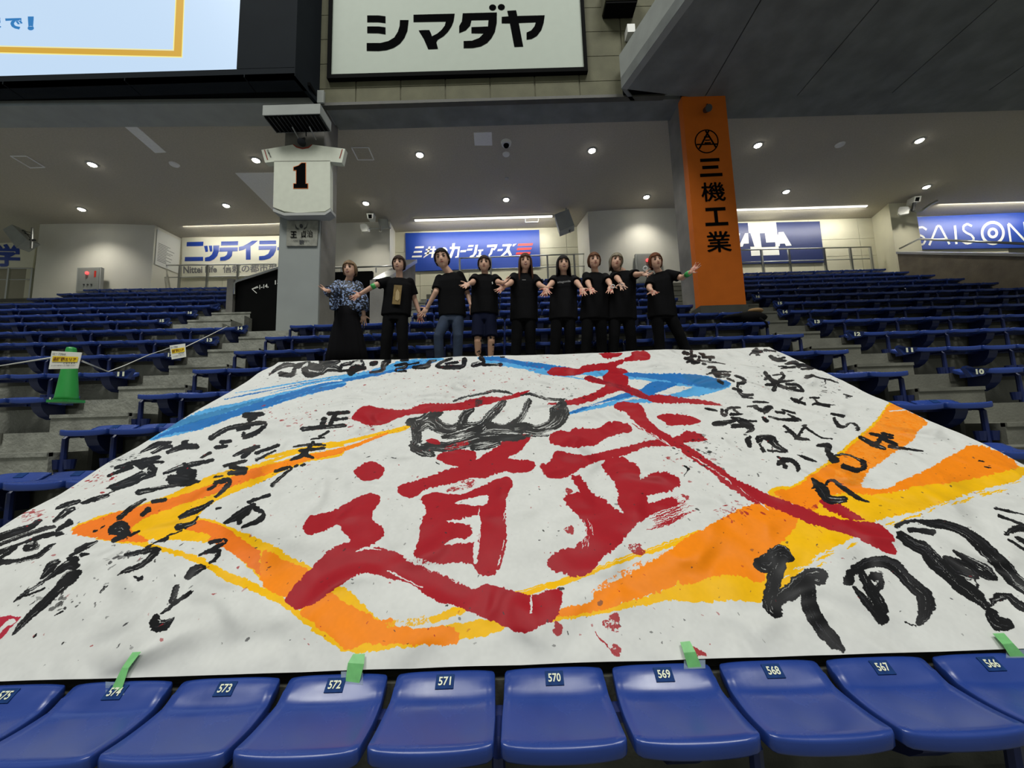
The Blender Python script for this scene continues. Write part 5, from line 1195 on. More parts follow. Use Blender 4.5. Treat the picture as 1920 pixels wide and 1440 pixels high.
banner = link('banner', me, m_ban, None, True)
tag(banner, 'huge white paper banner painted with red, black, blue and orange calligraphy, draped over the seats', 'banner')
del img, ink_map, wy, wx, iy, ix
# green masking tape that holds the lower edge to the seats
m_tape = mat('green_tape', srgb(120, 196, 120), .4, var=.1, scale=30); m_film = mat('clear_film', srgb(150, 170, 190), .2)
m_film.node_tree.nodes['Principled BSDF'].inputs['Alpha'].default_value = .35; m_tape.node_tree.nodes['Principled BSDF'].inputs['Alpha'].default_value = .88
def seat_pt(px, py):      # a point on the seat lips of the front row
    y = 1.79
    for _ in range(8):
        p = atY(px, py, y); yy = min(max(y - rowY(6), .2), .352); zz = rowZ(6) + prof(yy)
        y = y + (zz - p.z) * -.35 if False else y
        break
    # intersect with the sloping lip plane through (Y6+.352, top) and (Y6+.26)
    a = V((0, rowY(6) + .262, rowZ(6) + prof(.262))); b = V((0, rowY(6) + .352, rowZ(6) + prof(.352)))
    n = V((1, 0, 0)).cross(b - a).normalized(); d = ray(px, py); t = (a - EYE).dot(n) / d.dot(n); return EYE + d * t + n * (.006 if n.z > 0 else -.006)
def ban_pt(px, py):
    u, t = ban(px, py); y = float(np.interp(t, _arc, _ys)); return V((u, y, bprof(y)[0])) + nv * .022
for top, mid, bot, lab in [([(252, 1229), (268, 1228)], [(232, 1262), (245, 1262)], [(207, 1300), (227, 1302)], 'green tape strip between the banner and the seat second from the left, torn end'),
                           ([(664, 1232), (686, 1232)], [(654, 1253), (684, 1255)], [(648, 1280), (674, 1283)], 'green tape strip between the banner and the fourth seat from the left'),
                           ([(1274, 1210), (1292, 1208)], [(1281, 1234), (1303, 1232)], [(1290, 1254), (1315, 1252)], 'dull green tape strip over a red paint stain at the banner edge'),
                           ([(1857, 1194), (1878, 1193)], [(1876, 1218), (1896, 1216)], [(1893, 1233), (1921, 1232)], 'crumpled green tape strip at the right end of the banner edge')]:
    q = [ban_pt(*p) for p in top] + [ (ban_pt(*p) + V((0, 0, .008))) for p in mid] + [seat_pt(*p) for p in bot]
    mb = MB(); vv = q + [p - V((0, .001, .002)) for p in q]
    mb.add(vv, [(0, 1, 3, 2), (2, 3, 5, 4), (7, 6, 8, 9), (9, 8, 10, 11), (0, 2, 8, 6), (2, 4, 10, 8), (1, 7, 9, 3), (3, 9, 11, 5)])
    t_ = mb.build('tape', m_tape); tag(t_, lab, 'tape')
    a, b = seat_pt(bot[0][0] - 8, bot[0][1] - 20), seat_pt(bot[1][0] + 7, bot[1][1] - 20); c, d = seat_pt(bot[1][0] + 7, bot[1][1] + 3), seat_pt(bot[0][0] - 8, bot[0][1] + 3)
    MB().prism([a, b, c, d], (0, -.0, .0012)).build('clear_film', m_film, t_)
# ------------------------------------------------------------------ people
m_skin = mat('skin', srgb(206, 164, 140), .55, var=.04, scale=12)
def stained(name, base, blot, thr, scale=16, lo=.06):
    m = mat(name, base, .55); nt = m.node_tree; b = nt.nodes['Principled BSDF']
    tc = nt.nodes.new('ShaderNodeTexCoord'); n = nt.nodes.new('ShaderNodeTexNoise'); n.inputs['Scale'].default_value = scale; n.inputs['Detail'].default_value = 5
    r = nt.nodes.new('ShaderNodeValToRGB'); r.color_ramp.elements[0].position = thr - lo; r.color_ramp.elements[1].position = thr
    r.color_ramp.elements[0].color = blot; r.color_ramp.elements[1].color = base
    nt.links.new(tc.outputs['Object'], n.inputs['Vector']); nt.links.new(n.outputs[0], r.inputs[0]); nt.links.new(r.outputs[0], b.inputs['Base Color']); return m
SK = srgb(206, 164, 140)
m_redhand = stained('hand_red_paint', SK, srgb(178, 70, 62), .52, 30, .18)
m_blkhand = stained('hand_black_paint', SK, srgb(60, 40, 40), .50, 26, .1)
m_shin = stained('shin_black_paint', srgb(200, 156, 128), srgb(26, 22, 22), .45, 13, .03)
m_tee = mat('black_cotton', srgb(11, 11, 13), .9, spec=.12, var=.2, scale=8); m_tee2 = mat('faded_black_cotton', srgb(17, 17, 19), .9, spec=.12, var=.2, scale=8)
m_trs = mat('black_trouser', srgb(9, 9, 11), .9, spec=.12, var=.2, scale=6)
m_jean = mat('blue_denim', srgb(40, 54, 76), .85, var=.25, scale=9, bump=.2)
m_short = mat('navy_shorts', srgb(15, 20, 42), .85, spec=.12, var=.1)
m_kim = stained('kimono_print', srgb(14, 15, 22), srgb(140, 162, 205), .47, 34, .03)
m_hak = mat('hakama_black', srgb(11, 10, 13), .9, spec=.12, var=.2, scale=3)
m_eye = mat('eye_dark', srgb(24, 18, 18), .3); m_lip = mat('lips', srgb(158, 78, 76), .5); m_teeth = mat('teeth', srgb(232, 228, 222), .4)
m_band = mat('green_band', srgb(60, 170, 84), .4); m_shoe = mat('black_shoe', srgb(24, 24, 26), .6); m_roll = mat('white_tape_roll', srgb(226, 226, 224), .5)
HAIR = {}
def hairmat(c):
    if c not in HAIR: HAIR[c] = mat('hair', srgb(*c), .6, spec=.15, var=.35, scale=26, stretch=(1, 1, .25), bump=.6, bscale=70)
    return HAIR[c]
def remesh(mb, name, vox, it=0):
    me = mb.mesh(name + '_raw'); o = bpy.data.objects.new(name, me); COL.objects.link(o)
    r = o.modifiers.new('r', 'REMESH'); r.mode = 'VOXEL'; r.voxel_size = vox
    s = o.modifiers.new('s', 'SMOOTH'); s.iterations = 3 + it; s.factor = .5
    bpy.context.view_layer.update(); dg = bpy.context.evaluated_depsgraph_get()
    m2 = bpy.data.meshes.new_from_object(o.evaluated_get(dg)); bpy.data.objects.remove(o); bpy.data.meshes.remove(me); m2.name = name; return m2
def reach(prev, px, py, L):
    """point on the sight line of (px, py) at distance L from prev, on the near side"""
    d = ray(px, py).normalized(); oc = EYE - prev; b = oc.dot(d); c = oc.dot(oc) - L * L; disc = b * b - c
    t = -b - math.sqrt(disc) if disc > 0 else -b
    return EYE + d * t
def ell(c, ax, bx, a, b, n=20, p=2.0):
    out = []
    for k in range(n):
        t = 2 * PI * k / n; cs, sn = math.cos(t), math.sin(t)
        out.append(c + ax * (a * math.copysign(abs(cs) ** (2 / p), cs)) + bx * (b * math.copysign(abs(sn) ** (2 / p), sn)))
    return out
def chain(mb, pts, rs, n=14):
    """tapered limb through joints, with round joints"""
    for i in range(len(pts) - 1):
        a, b = pts[i], pts[i + 1]; k = 4
        mb.tube([a.lerp(b, j / k) for j in range(k + 1)], [rs[i] + (rs[i + 1] - rs[i]) * j / k for j in range(k + 1)], n)
    for p, r in zip(pts, rs): mb.ball(p, r, 14, 8)
def hand(mb, w_, tip, side, spread=1.0, g=1.1):
    f = (tip - w_).normalized(); n = (EYE - w_).normalized() * .8 + V((0, 0, .6)); n = (n - f * n.dot(f)).normalized()
    l = f.cross(n).normalized()
    if l.x * side < 0: l = -l                     # l points outward, to the thumb
    pc = w_ + f * .045 * g
    rot = Matrix((l, f, n)).transposed()
    mb.ball(pc, (.040 * g, .050 * g, .017 * g), 14, 8, rot); mb.ball(w_ + f * .012, (.028, .03, .020), 12, 8, rot)
    for k, (o, Lf, an) in enumerate(((.028, .070, .24), (.010, .078, .07), (-.010, .073, -.12), (-.028, .058, -.34))):
        b = pc + (f * .028 + l * o) * g; d = (f * math.cos(an * spread) + l * math.sin(an * spread)).normalized()
        m = b + d * Lf * .55 * g; e = m + (d + n * .35).normalized() * Lf * .45 * g
        mb.tube([b, m, e], [.0098, .0092, .0075], 8); mb.ball(e, .0076, 8, 6); mb.ball(m, .0094, 8, 6)
    b = w_ + (f * .020 + l * .026) * g; d = (f * .45 + l * .85 + n * .2).normalized(); m = b + d * .042 * g; e = m + (d + f * .3).normalized() * .03 * g
    mb.tube([b, m, e], [.013, .011, .008], 8); mb.ball(e, .008, 8, 6); mb.ball(m, .0108, 8, 6)
    return f
def hair_shell(hc, R, c, bang, side_len, back_len, fa=58, wd=1.0, seed=1, puff=1.0):
    rr = random.Random(seed); NC = 44; NS = 16; out, inn = [], []
    rx, ry, rz = .091 * wd * puff, .108 * puff, .128 * puff
    for k in range(NC):
        az = 2 * PI * k / NC; dx, dy = math.sin(az), -math.cos(az); a = abs((math.degrees(az) + 180) % 360 - 180)
        if a < fa: zend = bang + .004 * rr.random() + (.014 if a < 6 else 0)
        elif a < fa + 14: zend = bang + (-side_len - bang) * ((a - fa) / 14)
        else: zend = -side_len + (side_len - back_len) * min(1, (a - fa - 14) / 50)
        if zend < -.03: zend += rr.uniform(-.012, .012)
        co, ci = [], []
        for j in range(NS + 1):
            z = rz + (zend - rz) * (j / NS) ** 1.0; zz = max(z, -.01)
            r = math.sqrt(max(0, 1 - (zz / rz) ** 2)); fl = 1 + (.10 * min(1, max(0, -z) / .2) if side_len > .1 else -.22 * min(1, max(0, -z) / .1))
            co.append(V((dx * rx * r * fl, dy * ry * r * fl + .006, z))); g = .86
            ci.append(V((dx * rx * r * fl * g, dy * ry * r * fl * g + .006, z * (.93 if z > 0 else 1))))
        out.append(co); inn.append(ci)
    mb = MB(); vs = []; fs = []; S = NS + 1
    for k in range(NC): vs += out[k]
    for k in range(NC): vs += inn[k]
    for k in range(NC):
        k2 = (k + 1) % NC
        for j in range(NS):
            a, b, c_, d = k * S + j, k2 * S + j, k2 * S + j + 1, k * S + j + 1; fs.append((a, b, c_, d)); o = NC * S; fs.append((a + o, d + o, c_ + o, b + o))
        a, b = k * S + NS, k2 * S + NS; o = NC * S; fs.append((a, b, b + o, a + o))
    mb.add([hc + R @ v for v in vs], fs); return mb
FLZ = tierZ(12)
def person(label, head, shl, shr, hipl, hipr, arml, armr, feet, hair, Y=5.80, tilt=0, turn=0, nod=0, hem=None, top='tee', bottom='trousers', smile=1, stains=(None, None), knees=None, male=False, hs=1.15, sleeve=.78, teemat=None, spr=1.0):
    root = empty('person', V((atY(head[0], head[1], Y).x, Y, FLZ)), label, 'person', None)
    hc = atY(head[0], head[1], Y - .05); S1, S2 = atY(*shl, Y), atY(*shr, Y); H1, H2 = atY(*hipl, Y), atY(*hipr, Y)
    R = (Matrix.Rotation(math.radians(turn), 3, 'Z') @ Matrix.Rotation(math.radians(tilt), 3, 'Y') @ Matrix.Rotation(math.radians(nod), 3, 'X'))
    body = MB(); sc = S1.lerp(S2, .5); hcn = H1.lerp(H2, .5); fwd = V((0, 1, 0))
    hr = lambda v: hc + R @ (V(v) * hs)
    # head: cranium, face, jaw, nose, ears, neck
    body.ball(hr((0, .008, .018)), (.074 * hs, .090 * hs, .098 * hs), 20, 14, R); body.ball(hr((0, -.018, -.022)), (.064 * hs, .070 * hs, .086 * hs), 18, 12, R)
    body.ball(hr((0, -.040, -.078)), (.034 * hs, .036 * hs, .028 * hs), 12, 8, R); body.ball(hr((0, -.092, -.018)), (.011, .014, .020), 10, 8, R); body.ball(hr((0, -.098, -.030)), (.013, .011, .009), 10, 8, R)
    for s in (-1, 1): body.ball(hr((s * .073, .005, -.008)), (.010, .018, .028), 10, 8, R)
    for s in (-1, 1): body.ball(hr((s * .034, -.055, -.030)), (.024, .022, .022), 10, 8, R)
    nb = sc + V((0, .0, .035)); chin = hr((0, .012, -.07))
    body.tube([nb - V((0, 0, .06)), nb, chin], [.068, .052 if not male else .060, .049 if not male else .056], 14)
    wid = (S2 - S1).length; ax = (S2 - S1).normalized(); axh = (H2 - H1).normalized(); hw_ = (H2 - H1).length
    # torso
    rings = []
    for t, wf, df in ((0, 1.02, .105), (.18, .98, .100), (.42, .86, .088), (.62, .92, .098), (.82, 1.0, .098), (.95, .92, .075), (1.03, .55, .055)):
        c = hcn.lerp(sc, t); a = axh.lerp(ax, t); w0 = (hw_ * (1 - t) + wid * t) * .5 * wf
        rings.append(ell(c + V((0, .01, 0)), a, V((0, 1, 0)), w0, df, 20, 2.3))
    body.loft(rings)
    kn = []; an = []
    for i, (hp, ft) in enumerate(((H1, feet[0]), (H2, feet[1]))):
        hj = hp.lerp(hcn, .42); fx = atY(ft[0], ft[1], Y).x; a_ = V((fx, Y - .0, FLZ + .075))
        k_ = atY(*knees[i], Y - .07) if knees else hj.lerp(a_, .5) + V((0, -.03, 0))
        chain(body, [hj, k_, a_], [.078, .053, .036]); mb = body; kn.append(k_); an.append(a_)
        body.tube([a_ + V((0, .02, -.045)), a_ + V((0, -.11, -.055))], [.030, .026], 10)
    # arms
    ends = []
    for i, (sh, arm) in enumerate(((S1, arml), (S2, armr))):
        sj = sh.lerp(sc, .10) + V((0, 0, -.02)); k = 1.05 if male else .98
        e_ = reach(sj, *arm[0], .255 * k); w_ = reach(e_, *arm[1], .235 * k); t_ = reach(w_, *arm[2], .165)
        chain(body, [sj, e_, w_], [.050, .041, .028]); hand(body, w_, t_, -1 if i == 0 else 1, spr, 1.12); ends.append((sj, e_, w_, t_))
    bme = remesh(body, 'body', .0062)
    bo = link('body', bme, m_skin, None, True)
    if stains[0] or bottom == 'shorts':
        bme.materials.append(stains[0] or m_skin); bme.materials.append(m_shin)
        for p in bme.polygons:
            c = p.center
            for (sj, e_, w_, t_) in ends:
                if (c - w_).dot(t_ - w_) > -.0008 and (c - w_).length < .24 and c.z < sj.z + .3: p.material_index = 1
            if bottom == 'shorts' and c.z < H1.z - .3: p.material_index = 2
    under(root, bo)
    # face
    def fp(name, c, r, m): return MB().ball(hr(c), tuple(q * hs for q in r), 12, 8, R).build(name, m, bo, True)
    for s in (-1, 1):
        fp('eye', (s * .030, -.0775, .008), (.0155, .011, .0068), m_eye)
        fp('eyebrow', (s * .031, -.0795, .030), (.020, .009, .0034), hairmat(hair[0]))
    if smile: fp('mouth', (0, -.0815, -.056), (.021, .010, .0080), m_lip); fp('teeth', (0, -.0845, -.0545), (.016, .009, .0042), m_teeth)
    else: fp('mouth', (0, -.0815, -.054), (.018, .010, .0045), m_lip)
    hb_ = hair_shell(hc, R * hs, *hair); under(root, hb_.build('hair', hairmat(hair[0]), None, True))
    # clothing
    tm = teemat or m_tee; hemz = 0.0
    hp_c = hcn if hem is None else atY(hem[0], hem[1], Y)
    if top == 'tee':
        sh_ = MB(); rings = []
        hemc = V((hcn.x, Y, hp_c.z)); base_w = max(hw_, wid * .86)
        for t, wf, df in ((0, 1.10, .135), (.2, 1.06, .130), (.45, 1.0, .122), (.65, 1.0, .125), (.84, 1.02, .118), (.95, .93, .094), (1.02, .62, .075), (1.045, .44, .062)):
            c = hemc.lerp(sc, t); a = axh.lerp(ax, t).normalized(); w0 = (base_w * (1 - t) + wid * t) * .5 * wf + (.046 if t < .9 else .022)
            rings.append(ell(c + V((0, .01, .0)), a, V((0, 1, 0)), w0, df, 22, 2.3))
        sh_.loft(rings)
        for (sj, e_, w_, t_) in ends:
            q = sj.lerp(e_, sleeve); sh_.tube([sj.lerp(sc, .15), sj, sj.lerp(q, .5), q], [.060, .066, .071, .077], 16); sh_.ball(sj, .063, 14, 8)
        me = remesh(sh_, 'tshirt', .011, 1)
        so = link('tshirt', me, tm, None, True); under(root, so)
    if bottom in ('trousers', 'jeans', 'shorts', 'flared'):
        tr = MB(); m = {'trousers': m_trs, 'jeans': m_jean, 'shorts': m_short, 'flared': m_trs}[bottom]
        rings = [ell(hcn + V((0, .01, -.10)), axh, V((0, 1, 0)), hw_ * .5 * 1.04 + .01, .115, 20, 2.4), ell(hcn + V((0, .01, .0)), axh, V((0, 1, 0)), hw_ * .5 * 1.02 + .012, .118, 20, 2.4), ell(hcn + V((0, .01, .08)), axh, V((0, 1, 0)), hw_ * .5 + .006, .108, 20, 2.4)]
        tr.loft(rings)
        for hp, k_, a_ in zip((H1, H2), kn, an):
            hj = hp.lerp(hcn, .42)
            if bottom == 'shorts':
                q = hj.lerp(k_, .86); tr.tube([hj + V((0, 0, .02)), hj, hj.lerp(q, .5), q], [.09, .094, .096, .100], 16)
            else:
                r2, r3 = (.080, .074) if bottom == 'trousers' else ((.074, .066) if bottom == 'jeans' else (.078, .10))
                q = a_ + V((0, 0, -.02)); tr.tube([hj, hj.lerp(k_, .5), k_, k_.lerp(q, .5), q], [.094, .090, r2, r2 * .96, r3], 16); tr.ball(k_, r2, 14, 8)
        me = remesh(tr, 'trousers', .012, 1); under(root, link('shorts' if bottom == 'shorts' else 'trousers', me, m, None, True))
    for a_ in an:
        s_ = MB(); s_.loft([[a_ + V((x * w, y, z)) for x, z in ((-1, -.072), (1, -.072), (1, -.045), (.7, h), (-.7, h), (-1, -.045))] for y, w, h in ((.06, .028, -.0), (.0, .038, .0), (-.08, .042, -.025), (-.15, .036, -.045), (-.17, .02, -.055))])
        under(root, s_.build('shoe', m_shoe, None, False))
    return dict(root=root, ends=ends, body=bo, hcn=hcn, sc=sc, ax=ax, wid=wid, hc=hc, H=(H1, H2), Y=Y)
def band(P, i, t0, t1, r, lab='armband'):
    sj, e_, w_, t_ = P['ends'][i]; a, b = e_.lerp(w_, t0), e_.lerp(w_, t1)
    mb = MB(); mb.tube([a, a.lerp(b, .5), b], [r, r * 1.03, r * .98], 18); return under(P['root'], mb.build(lab, m_band, None, True))
BR, BLK, DBR, RBR = (92, 62, 44), (26, 22, 22), (52, 38, 32), (104, 62, 40)
def HR(c, *a): return (c,) + a
# P1 leftmost woman in kimono and hakama
p1 = person('leftmost person, woman in blue patterned kimono top and long black hakama skirt', (656, 506), (634, 529), (673, 531), (634, 590), (668, 590), ((624, 548), (614, 545), (600, 541)), ((680, 562), (682, 590), (681, 612)), ((632, 690), (668, 690)),
            HR((122, 100, 74), .050, .055, .060, 62, 1.02, 3), tilt=-4, smile=1, top='none', bottom='none', hs=1.18)
S1, S2 = p1['ends'][0][0], p1['ends'][1][0]; Yp = p1['Y']; cmid = p1['sc']
k = MB(); k.loft([ell(p1['hcn'].lerp(cmid, t) + V((0, .01, 0)), p1['ax'], V((0, 1, 0)), w, d, 22, 2.3) for t, w, d in ((.10, .175, .13), (.4, .175, .13), (.75, .19, .13), (.93, .17, .10), (1.03, .10, .075))])
for i, (sj, e_, w_, t_) in enumerate(p1['ends']):
    k.tube([sj.lerp(cmid, .2), sj, e_, e_.lerp(w_, .75)], [.06, .07, .085, .085], 16)
    lo = .26 if i == 0 else .30; pts = [sj.lerp(e_, .35), e_, e_.lerp(w_, .8)]
    top_ = [p + V((0, 0, .03)) for p in pts]; bot_ = [p + V((0, .02, -lo)) for p in (pts[0].lerp(pts[1], .3), pts[1], pts[2])]
    k.prism([top_[0], top_[1], top_[2], bot_[2], bot_[1], bot_[0]], (0, .07, 0)); k.prism([top_[0], top_[1], top_[2], bot_[2], bot_[1], bot_[0]], (.06 if i == 0 else -.06, .02, 0))
under(p1['root'], link('kimono_top', remesh(k, 'kimono_top', .012, 2), m_kim, None, True))
hk = MB(); hcn = p1['hcn']
hk_r = []
for t, w, d in ((-.10, .160, .125), (.05, .168, .13), (.3, .225, .16), (.65, .285, .19), (1, .34, .20)):
    c = V((hcn.x + .01 * t, Yp + .0, (hcn.z + .02) * (1 - t) + (FLZ + .03) * t)); rg = []
    for q in range(64):
        a = 2 * PI * q / 64; f = 1 + (.045 * max(0, t) * math.cos(a * 16)); rg.append(c + V((w * f * math.cos(a), d * f * math.sin(a) * (1 if t < .5 else .85), 0)))
    hk_r.append(rg)
hk.loft(hk_r[::-1]); under(p1['root'], hk.build('hakama_skirt', m_hak, None, True))
sash = MB(); sash.loft([ell(V((hcn.x, Yp + .01, hcn.z + z)), V((1, 0, 0)), V((0, 1, 0)), .163, .137, 22) for z in (.02, .10)]); under(p1['root'], sash.build('waist_sash', m_hak, None, True))
# P2
p2 = person('smiling woman in black T-shirt with tan picture print and green armband', (748, 496), (727, 524), (771, 526), (722, 590), (762, 590), ((703, 535), (676, 551), (655, 563)), ((777, 560), (786, 586), (790, 612)), ((721, 700), (758, 700)),
            HR(DBR, .048, .05, .05, 60, 1.0, 4), stains=(m_redhand, None), smile=1, hem=(742, 592)); band(p2, 0, -.02, .24, .040)
def chest_patch(P, name, pts, m, out=.01, Yo=-.135):
    mb = MB(); mb.add([atY(x, y, P['Y'] + Yo - out) for x, y in pts], [tuple(range(len(pts)))]); return under(P['root'], mb.build(name, m, None, fix=False))
m_tan = mat('tan_print', srgb(126, 104, 60), .8, var=.25, scale=30)
chest_patch(p2, 'shirt_print', [(739, 534), (754, 535), (750, 571), (735, 570)], m_tan); chest_patch(p2, 'print_figure', [(742, 548), (745, 542), (749, 548), (749, 560), (746, 564), (741, 562)], mat('print_pale', srgb(172, 150, 110), .8), .014)
# P3
p3 = person('tall man with short black hair leaning, black T-shirt and blue jeans', (829, 486), (822, 520), (864, 513), (832, 592), (865, 592), ((817, 548), (801, 577), (786, 598)), ((877, 552), (883, 571), (889, 594)), ((824, 700), (858, 700)),
            HR(BLK, .060, .000, .045, 50, .99, 5), tilt=-9, nod=6, smile=0, bottom='jeans', male=True, knees=((822, 630), (859, 630)), hem=(846, 594), sleeve=.8, hs=1.36, Y=5.80)
# P4
p4 = person('woman in black V-neck T-shirt and navy shorts, black paint on bare shins', (908, 496), (889, 518), (930, 519), (889, 590), (927, 590), ((886, 530), (879, 532), (865, 540)), ((935, 530), (943, 530), (955, 524)), ((897, 700), (920, 700)),
            HR(DBR, .052, .01, .05, 56, 1.0, 6), bottom='shorts', smile=0, hem=(908, 590), stains=(m_skin, None), knees=((896, 640), (921, 640)))
chest_patch(p4, 'shirt_logo', [(922, 529), (926, 526), (926, 531), (923, 533)], m_w, .012, -.13)
# P5
p5 = person('woman with very long brown hair, black T-shirt, fourth from the right of the two central women', (985, 492), (962, 516), (1004, 519), (963, 592), (1001, 592), ((957, 531), (946, 537), (930, 549)), ((1012, 535), (1022, 539), (1029, 554)), ((967, 700), (996, 700)),
            HR((84, 56, 42), .052, .30, .30, 52, 1.02, 7), smile=1, hem=(984, 602), stains=(m_redhand, None))
p5['root']['label'] = 'woman with very long brown hair over her chest, black T-shirt and trousers'
chest_patch(p5, 'shirt_logo', [(979, 524), (986, 524), (986, 525.2), (979, 525.2)], m_g, .012, -.13)
# P6
p6 = person('smiling woman with black shoulder-length bob and curved white lettering on black T-shirt', (1056, 496), (1037, 521), (1077, 521), (1036, 592), (1076, 592), ((1034, 532), (1026, 540), (1018, 558)), ((1083, 531), (1090, 540), (1095, 556)), ((1040, 700), (1070, 700)),
            HR(BLK, .048, .155, .17, 54, 1.03, 8), smile=1, hem=(1056, 600), stains=(m_redhand, None), teemat=m_tee2)
A = [atY(x, y, p6['Y'] - .137) for x, y in ((1041, 533), (1070, 530), (1070, 525), (1041, 528))]
text_quad('shirt_lettering', 'patagonia', m_g, A[0], A[1], A[2], A[3], p6['root'], .03, .006)
# P7
p7 = person('calm woman with brown fringe in plain black T-shirt, tape roll on one hand', (1114, 490), (1097, 515), (1136, 517), (1094, 592), (1134, 592), ((1103, 532), (1107, 540), (1114, 552)), ((1142, 529), (1145, 536), (1143, 552)), ((1098, 700), (1130, 700)),
            HR((98, 66, 46), .050, .04, .05, 58, 1.0, 9), smile=0, hem=(1114, 600), stains=(m_redhand, None))
# P8
p8 = person('woman with short ash-blond bob and tilted head, black T-shirt, green wristband', (1155, 491), (1149, 515), (1187, 511), (1144, 592), (1186, 592), ((1158, 522), (1164, 530), (1171, 545)), ((1194, 515), (1205, 513), (1222, 516)), ((1150, 700), (1188, 700)),
            HR((126, 118, 100), .046, .10, .11, 56, 1.04, 10), tilt=12, smile=0, hem=(1168, 600), stains=(m_blkhand, None), Y=5.82); band(p8, 1, .0, .22, .037)
# P9
p9 = person('rightmost person, woman leaning with one arm raised sideways, green wristband', (1229, 491), (1219, 520), (1253, 510), (1222, 588), (1262, 588), ((1217, 540), (1222, 546), (1231, 553)), ((1279, 521), (1294, 511), (1315, 491)), ((1240, 700), (1294, 700)),
            HR(RBR, .050, .06, .07, 58, 1.0, 11), tilt=-5, smile=0, bottom='flared', hem=(1243, 596), stains=(m_redhand, None)); band(p9, 1, .55, .95, .040)
def roll(px, py, Y, lab, r=.03):
    c = atY(px, py, Y); n = (EYE - c).normalized(); ax_ = n.cross(V((0, 0, 1))).normalized(); b = n.cross(ax_); mb = MB()
    sec = [(r * .55, -.012), (r, -.012), (r, .012), (r * .55, .012)]; rings = []
    for i in range(20):
        a = 2 * PI * i / 20; d = ax_ * math.cos(a) + b * math.sin(a); rings.append([c + d * q + n * h for q, h in sec])
    rings.append(rings[0]); mb.loft(rings, False); return tag(mb.build('tape_roll', m_roll, None, True), lab, 'tape roll')
w7 = p7['ends'][1]; q = w7[2].lerp(w7[3], .35); pr = (q - EYE); roll(1149, 537, (q + (EYE - q).normalized() * .035).y, 'small white tape roll on the palm of the calm woman with brown fringe')
w8 = p8['ends'][1]; q = w8[2].lerp(w8[3], .4); roll(1210, 503, (q + (EYE - q).normalized() * .02).y, 'white tape roll held up beside the face of the rightmost person', .034)
# ------------------------------------------------------------------ cone, rope, notices, bag
yc = riserY(11) + .02
cb = atZ(124, 755, tierZ(10) + SH / 2)
m_cone = mat('cone_green', srgb(44, 148, 66), .4, var=.06, scale=6)
ctop = atY(131, 651, cb.y)
H_ = ctop.z - cb.z
cn = empty('traffic_cone', cb, 'green plastic traffic cone behind the notice on the left aisle', 'cone')
mb = MB(); mb.loft([[cb + V((r * math.cos(t), r * math.sin(t), z)) for t in [2 * PI * k / 24 for k in range(24)]] for r, z in ((.165 * H_, .02), (.150 * H_, .10 * H_), (.07 * H_, H_ * .96), (.06 * H_, H_ * .99), (.03 * H_, H_))]); under(cn, mb.build('cone_body', m_cone, None, True))
mb = MB(); mb.loft([[cb + V((r * math.copysign(min(1, abs(math.cos(t)) * 1.25), math.cos(t)), r * math.copysign(min(1, abs(math.sin(t)) * 1.25), math.sin(t)), z)) for t in [2 * PI * k / 24 + PI / 24 for k in range(24)]] for r, z in ((.185 * H_, .0), (.185 * H_, .02))]); under(cn, mb.build('base', m_cone))
m_paper = mat('notice_paper', srgb(232, 232, 222), .5); m_yel = mat('notice_yellow', srgb(250, 214, 40), .5)
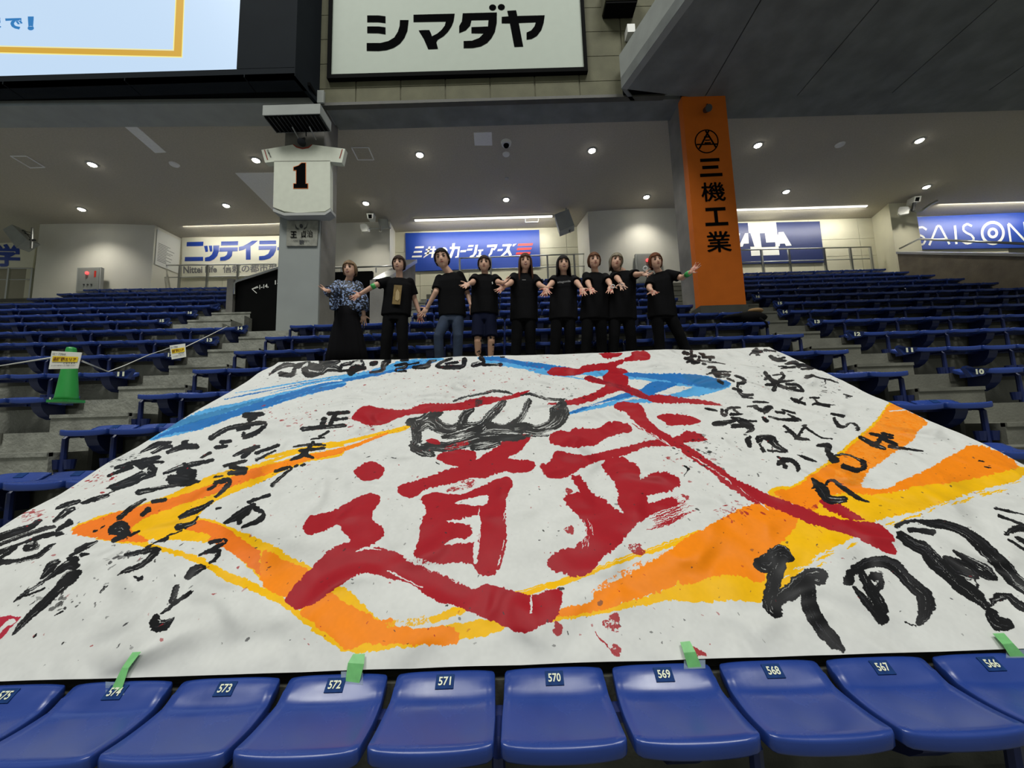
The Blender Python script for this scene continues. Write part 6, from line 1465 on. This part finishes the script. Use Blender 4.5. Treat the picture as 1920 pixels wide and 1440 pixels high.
def notice(P, Y, lab, big):
    A, B, C, D = [atY(x, y, Y) for x, y in P]
    r = MB().prism([A, B, C, D], (0, .004, 0)).build('notice', m_paper); tag(r, lab, 'notice')
    I = lambda s, t: (A * (1 - s) + B * s) * (1 - t) + (D * (1 - s) + C * s) * t + V((0, -.003, 0))
    MB().add([I(.08, .40), I(.94, .40), I(.94, .72), I(.08, .72)], [(0, 1, 2, 3)]).build('yellow_band', m_yel, r, fix=False)
    mr_ = mat('notice_brown', srgb(120, 66, 10), .5)
    T = lambda n, tx, m, a, b, c, d, bo=.02: text_quad(n, tx, m, I(a, c), I(b, c), I(b, d), I(a, d), r, bo, .003)
    T('lettering', '応援団エリア', mr_, .12, .90, .45, .67, .04); T('lettering', 'ロープ内は', m_ink, .08, .52, .78, .90); T('lettering', 'となります', m_ink, .5, .9, .27, .38); T('lettering', '立ち見や場所取りはご遠慮ください', m_ink, .1, .92, .14, .22, 0)
    return r
yn = cb.y - .22
notice([(91, 692), (146, 691), (153, 661), (97, 658)], yn, 'white notice with yellow band hanging before the green cone', 1)
yn2 = rowY(12) - .12
notice([(322, 674), (349, 669), (347, 644), (318, 648)], yn2, 'smaller white notice with yellow band hanging on the rope near row twelve', 0)
m_rope = mat('white_rope', srgb(214, 214, 204), .7)
def yrow(k): return rowY(k) - .02
pts = [atY(-60, 694, rowY(11) - .2), atY(0, 686, rowY(11) - .2), atY(95, 671, yn + .01), atY(152, 676, yn + .01), atY(203, 697, rowY(11) - .03), atY(232, 686, rowY(11) + .2), atY(280, 665, rowY(12) - .04), atY(319, 652, yn2 + .006), atY(349, 650, yn2 + .006), atY(382, 634, rowY(13) - .04), atY(426, 612, rowY(14) - .03)]
tag(MB().tube(pts, .006, 6).build('rope', m_rope, None, True), 'thin white rope strung between seat ends past the green cone', 'rope')
# black bag and jacket left on the seats beside the orange column
bx = atY(1405, 608, rowY(13) + .15); mb = MB()
bc = V((bx.x, rowY(13) + .16, rowZ(13) + .09)); rr = random.Random(4)
def lumpy(c, r, seed, n=18, m=12):
    mb = MB(); mb.ball((0, 0, 0), r, n, m); mb.v = [tuple(c + V(v) * (1 + .22 * noise.noise(V(v) * 9 + V((seed, 0, 0))))) for v in mb.v]; return mb
b1 = empty('bag', bc, 'black bag slumped on the blue seats at the foot of the orange column', 'bag')
under(b1, lumpy(bc + V((.02, 0, .02)), (.27, .15, .12), 1).build('bag_body', m_tee, None, True)); under(b1, lumpy(bc + V((-.22, .02, .05)), (.20, .12, .06), 2).build('flap', m_tee, None, True)); under(b1, MB().tube([bc + V((.1, -.14, -.02)), bc + V((.2, -.17, -.12)), bc + V((.22, -.15, -.2))], .02, 6).build('strap', m_tee, None, True))
tb = bc + V((.16, .03, .16)); tag(lumpy(tb, (.13, .07, .045), 3).build('cloth', mat('tan_cloth', srgb(150, 118, 76), .8, var=.2), None, True), 'tan cloth lying on top of the black bag', 'cloth')
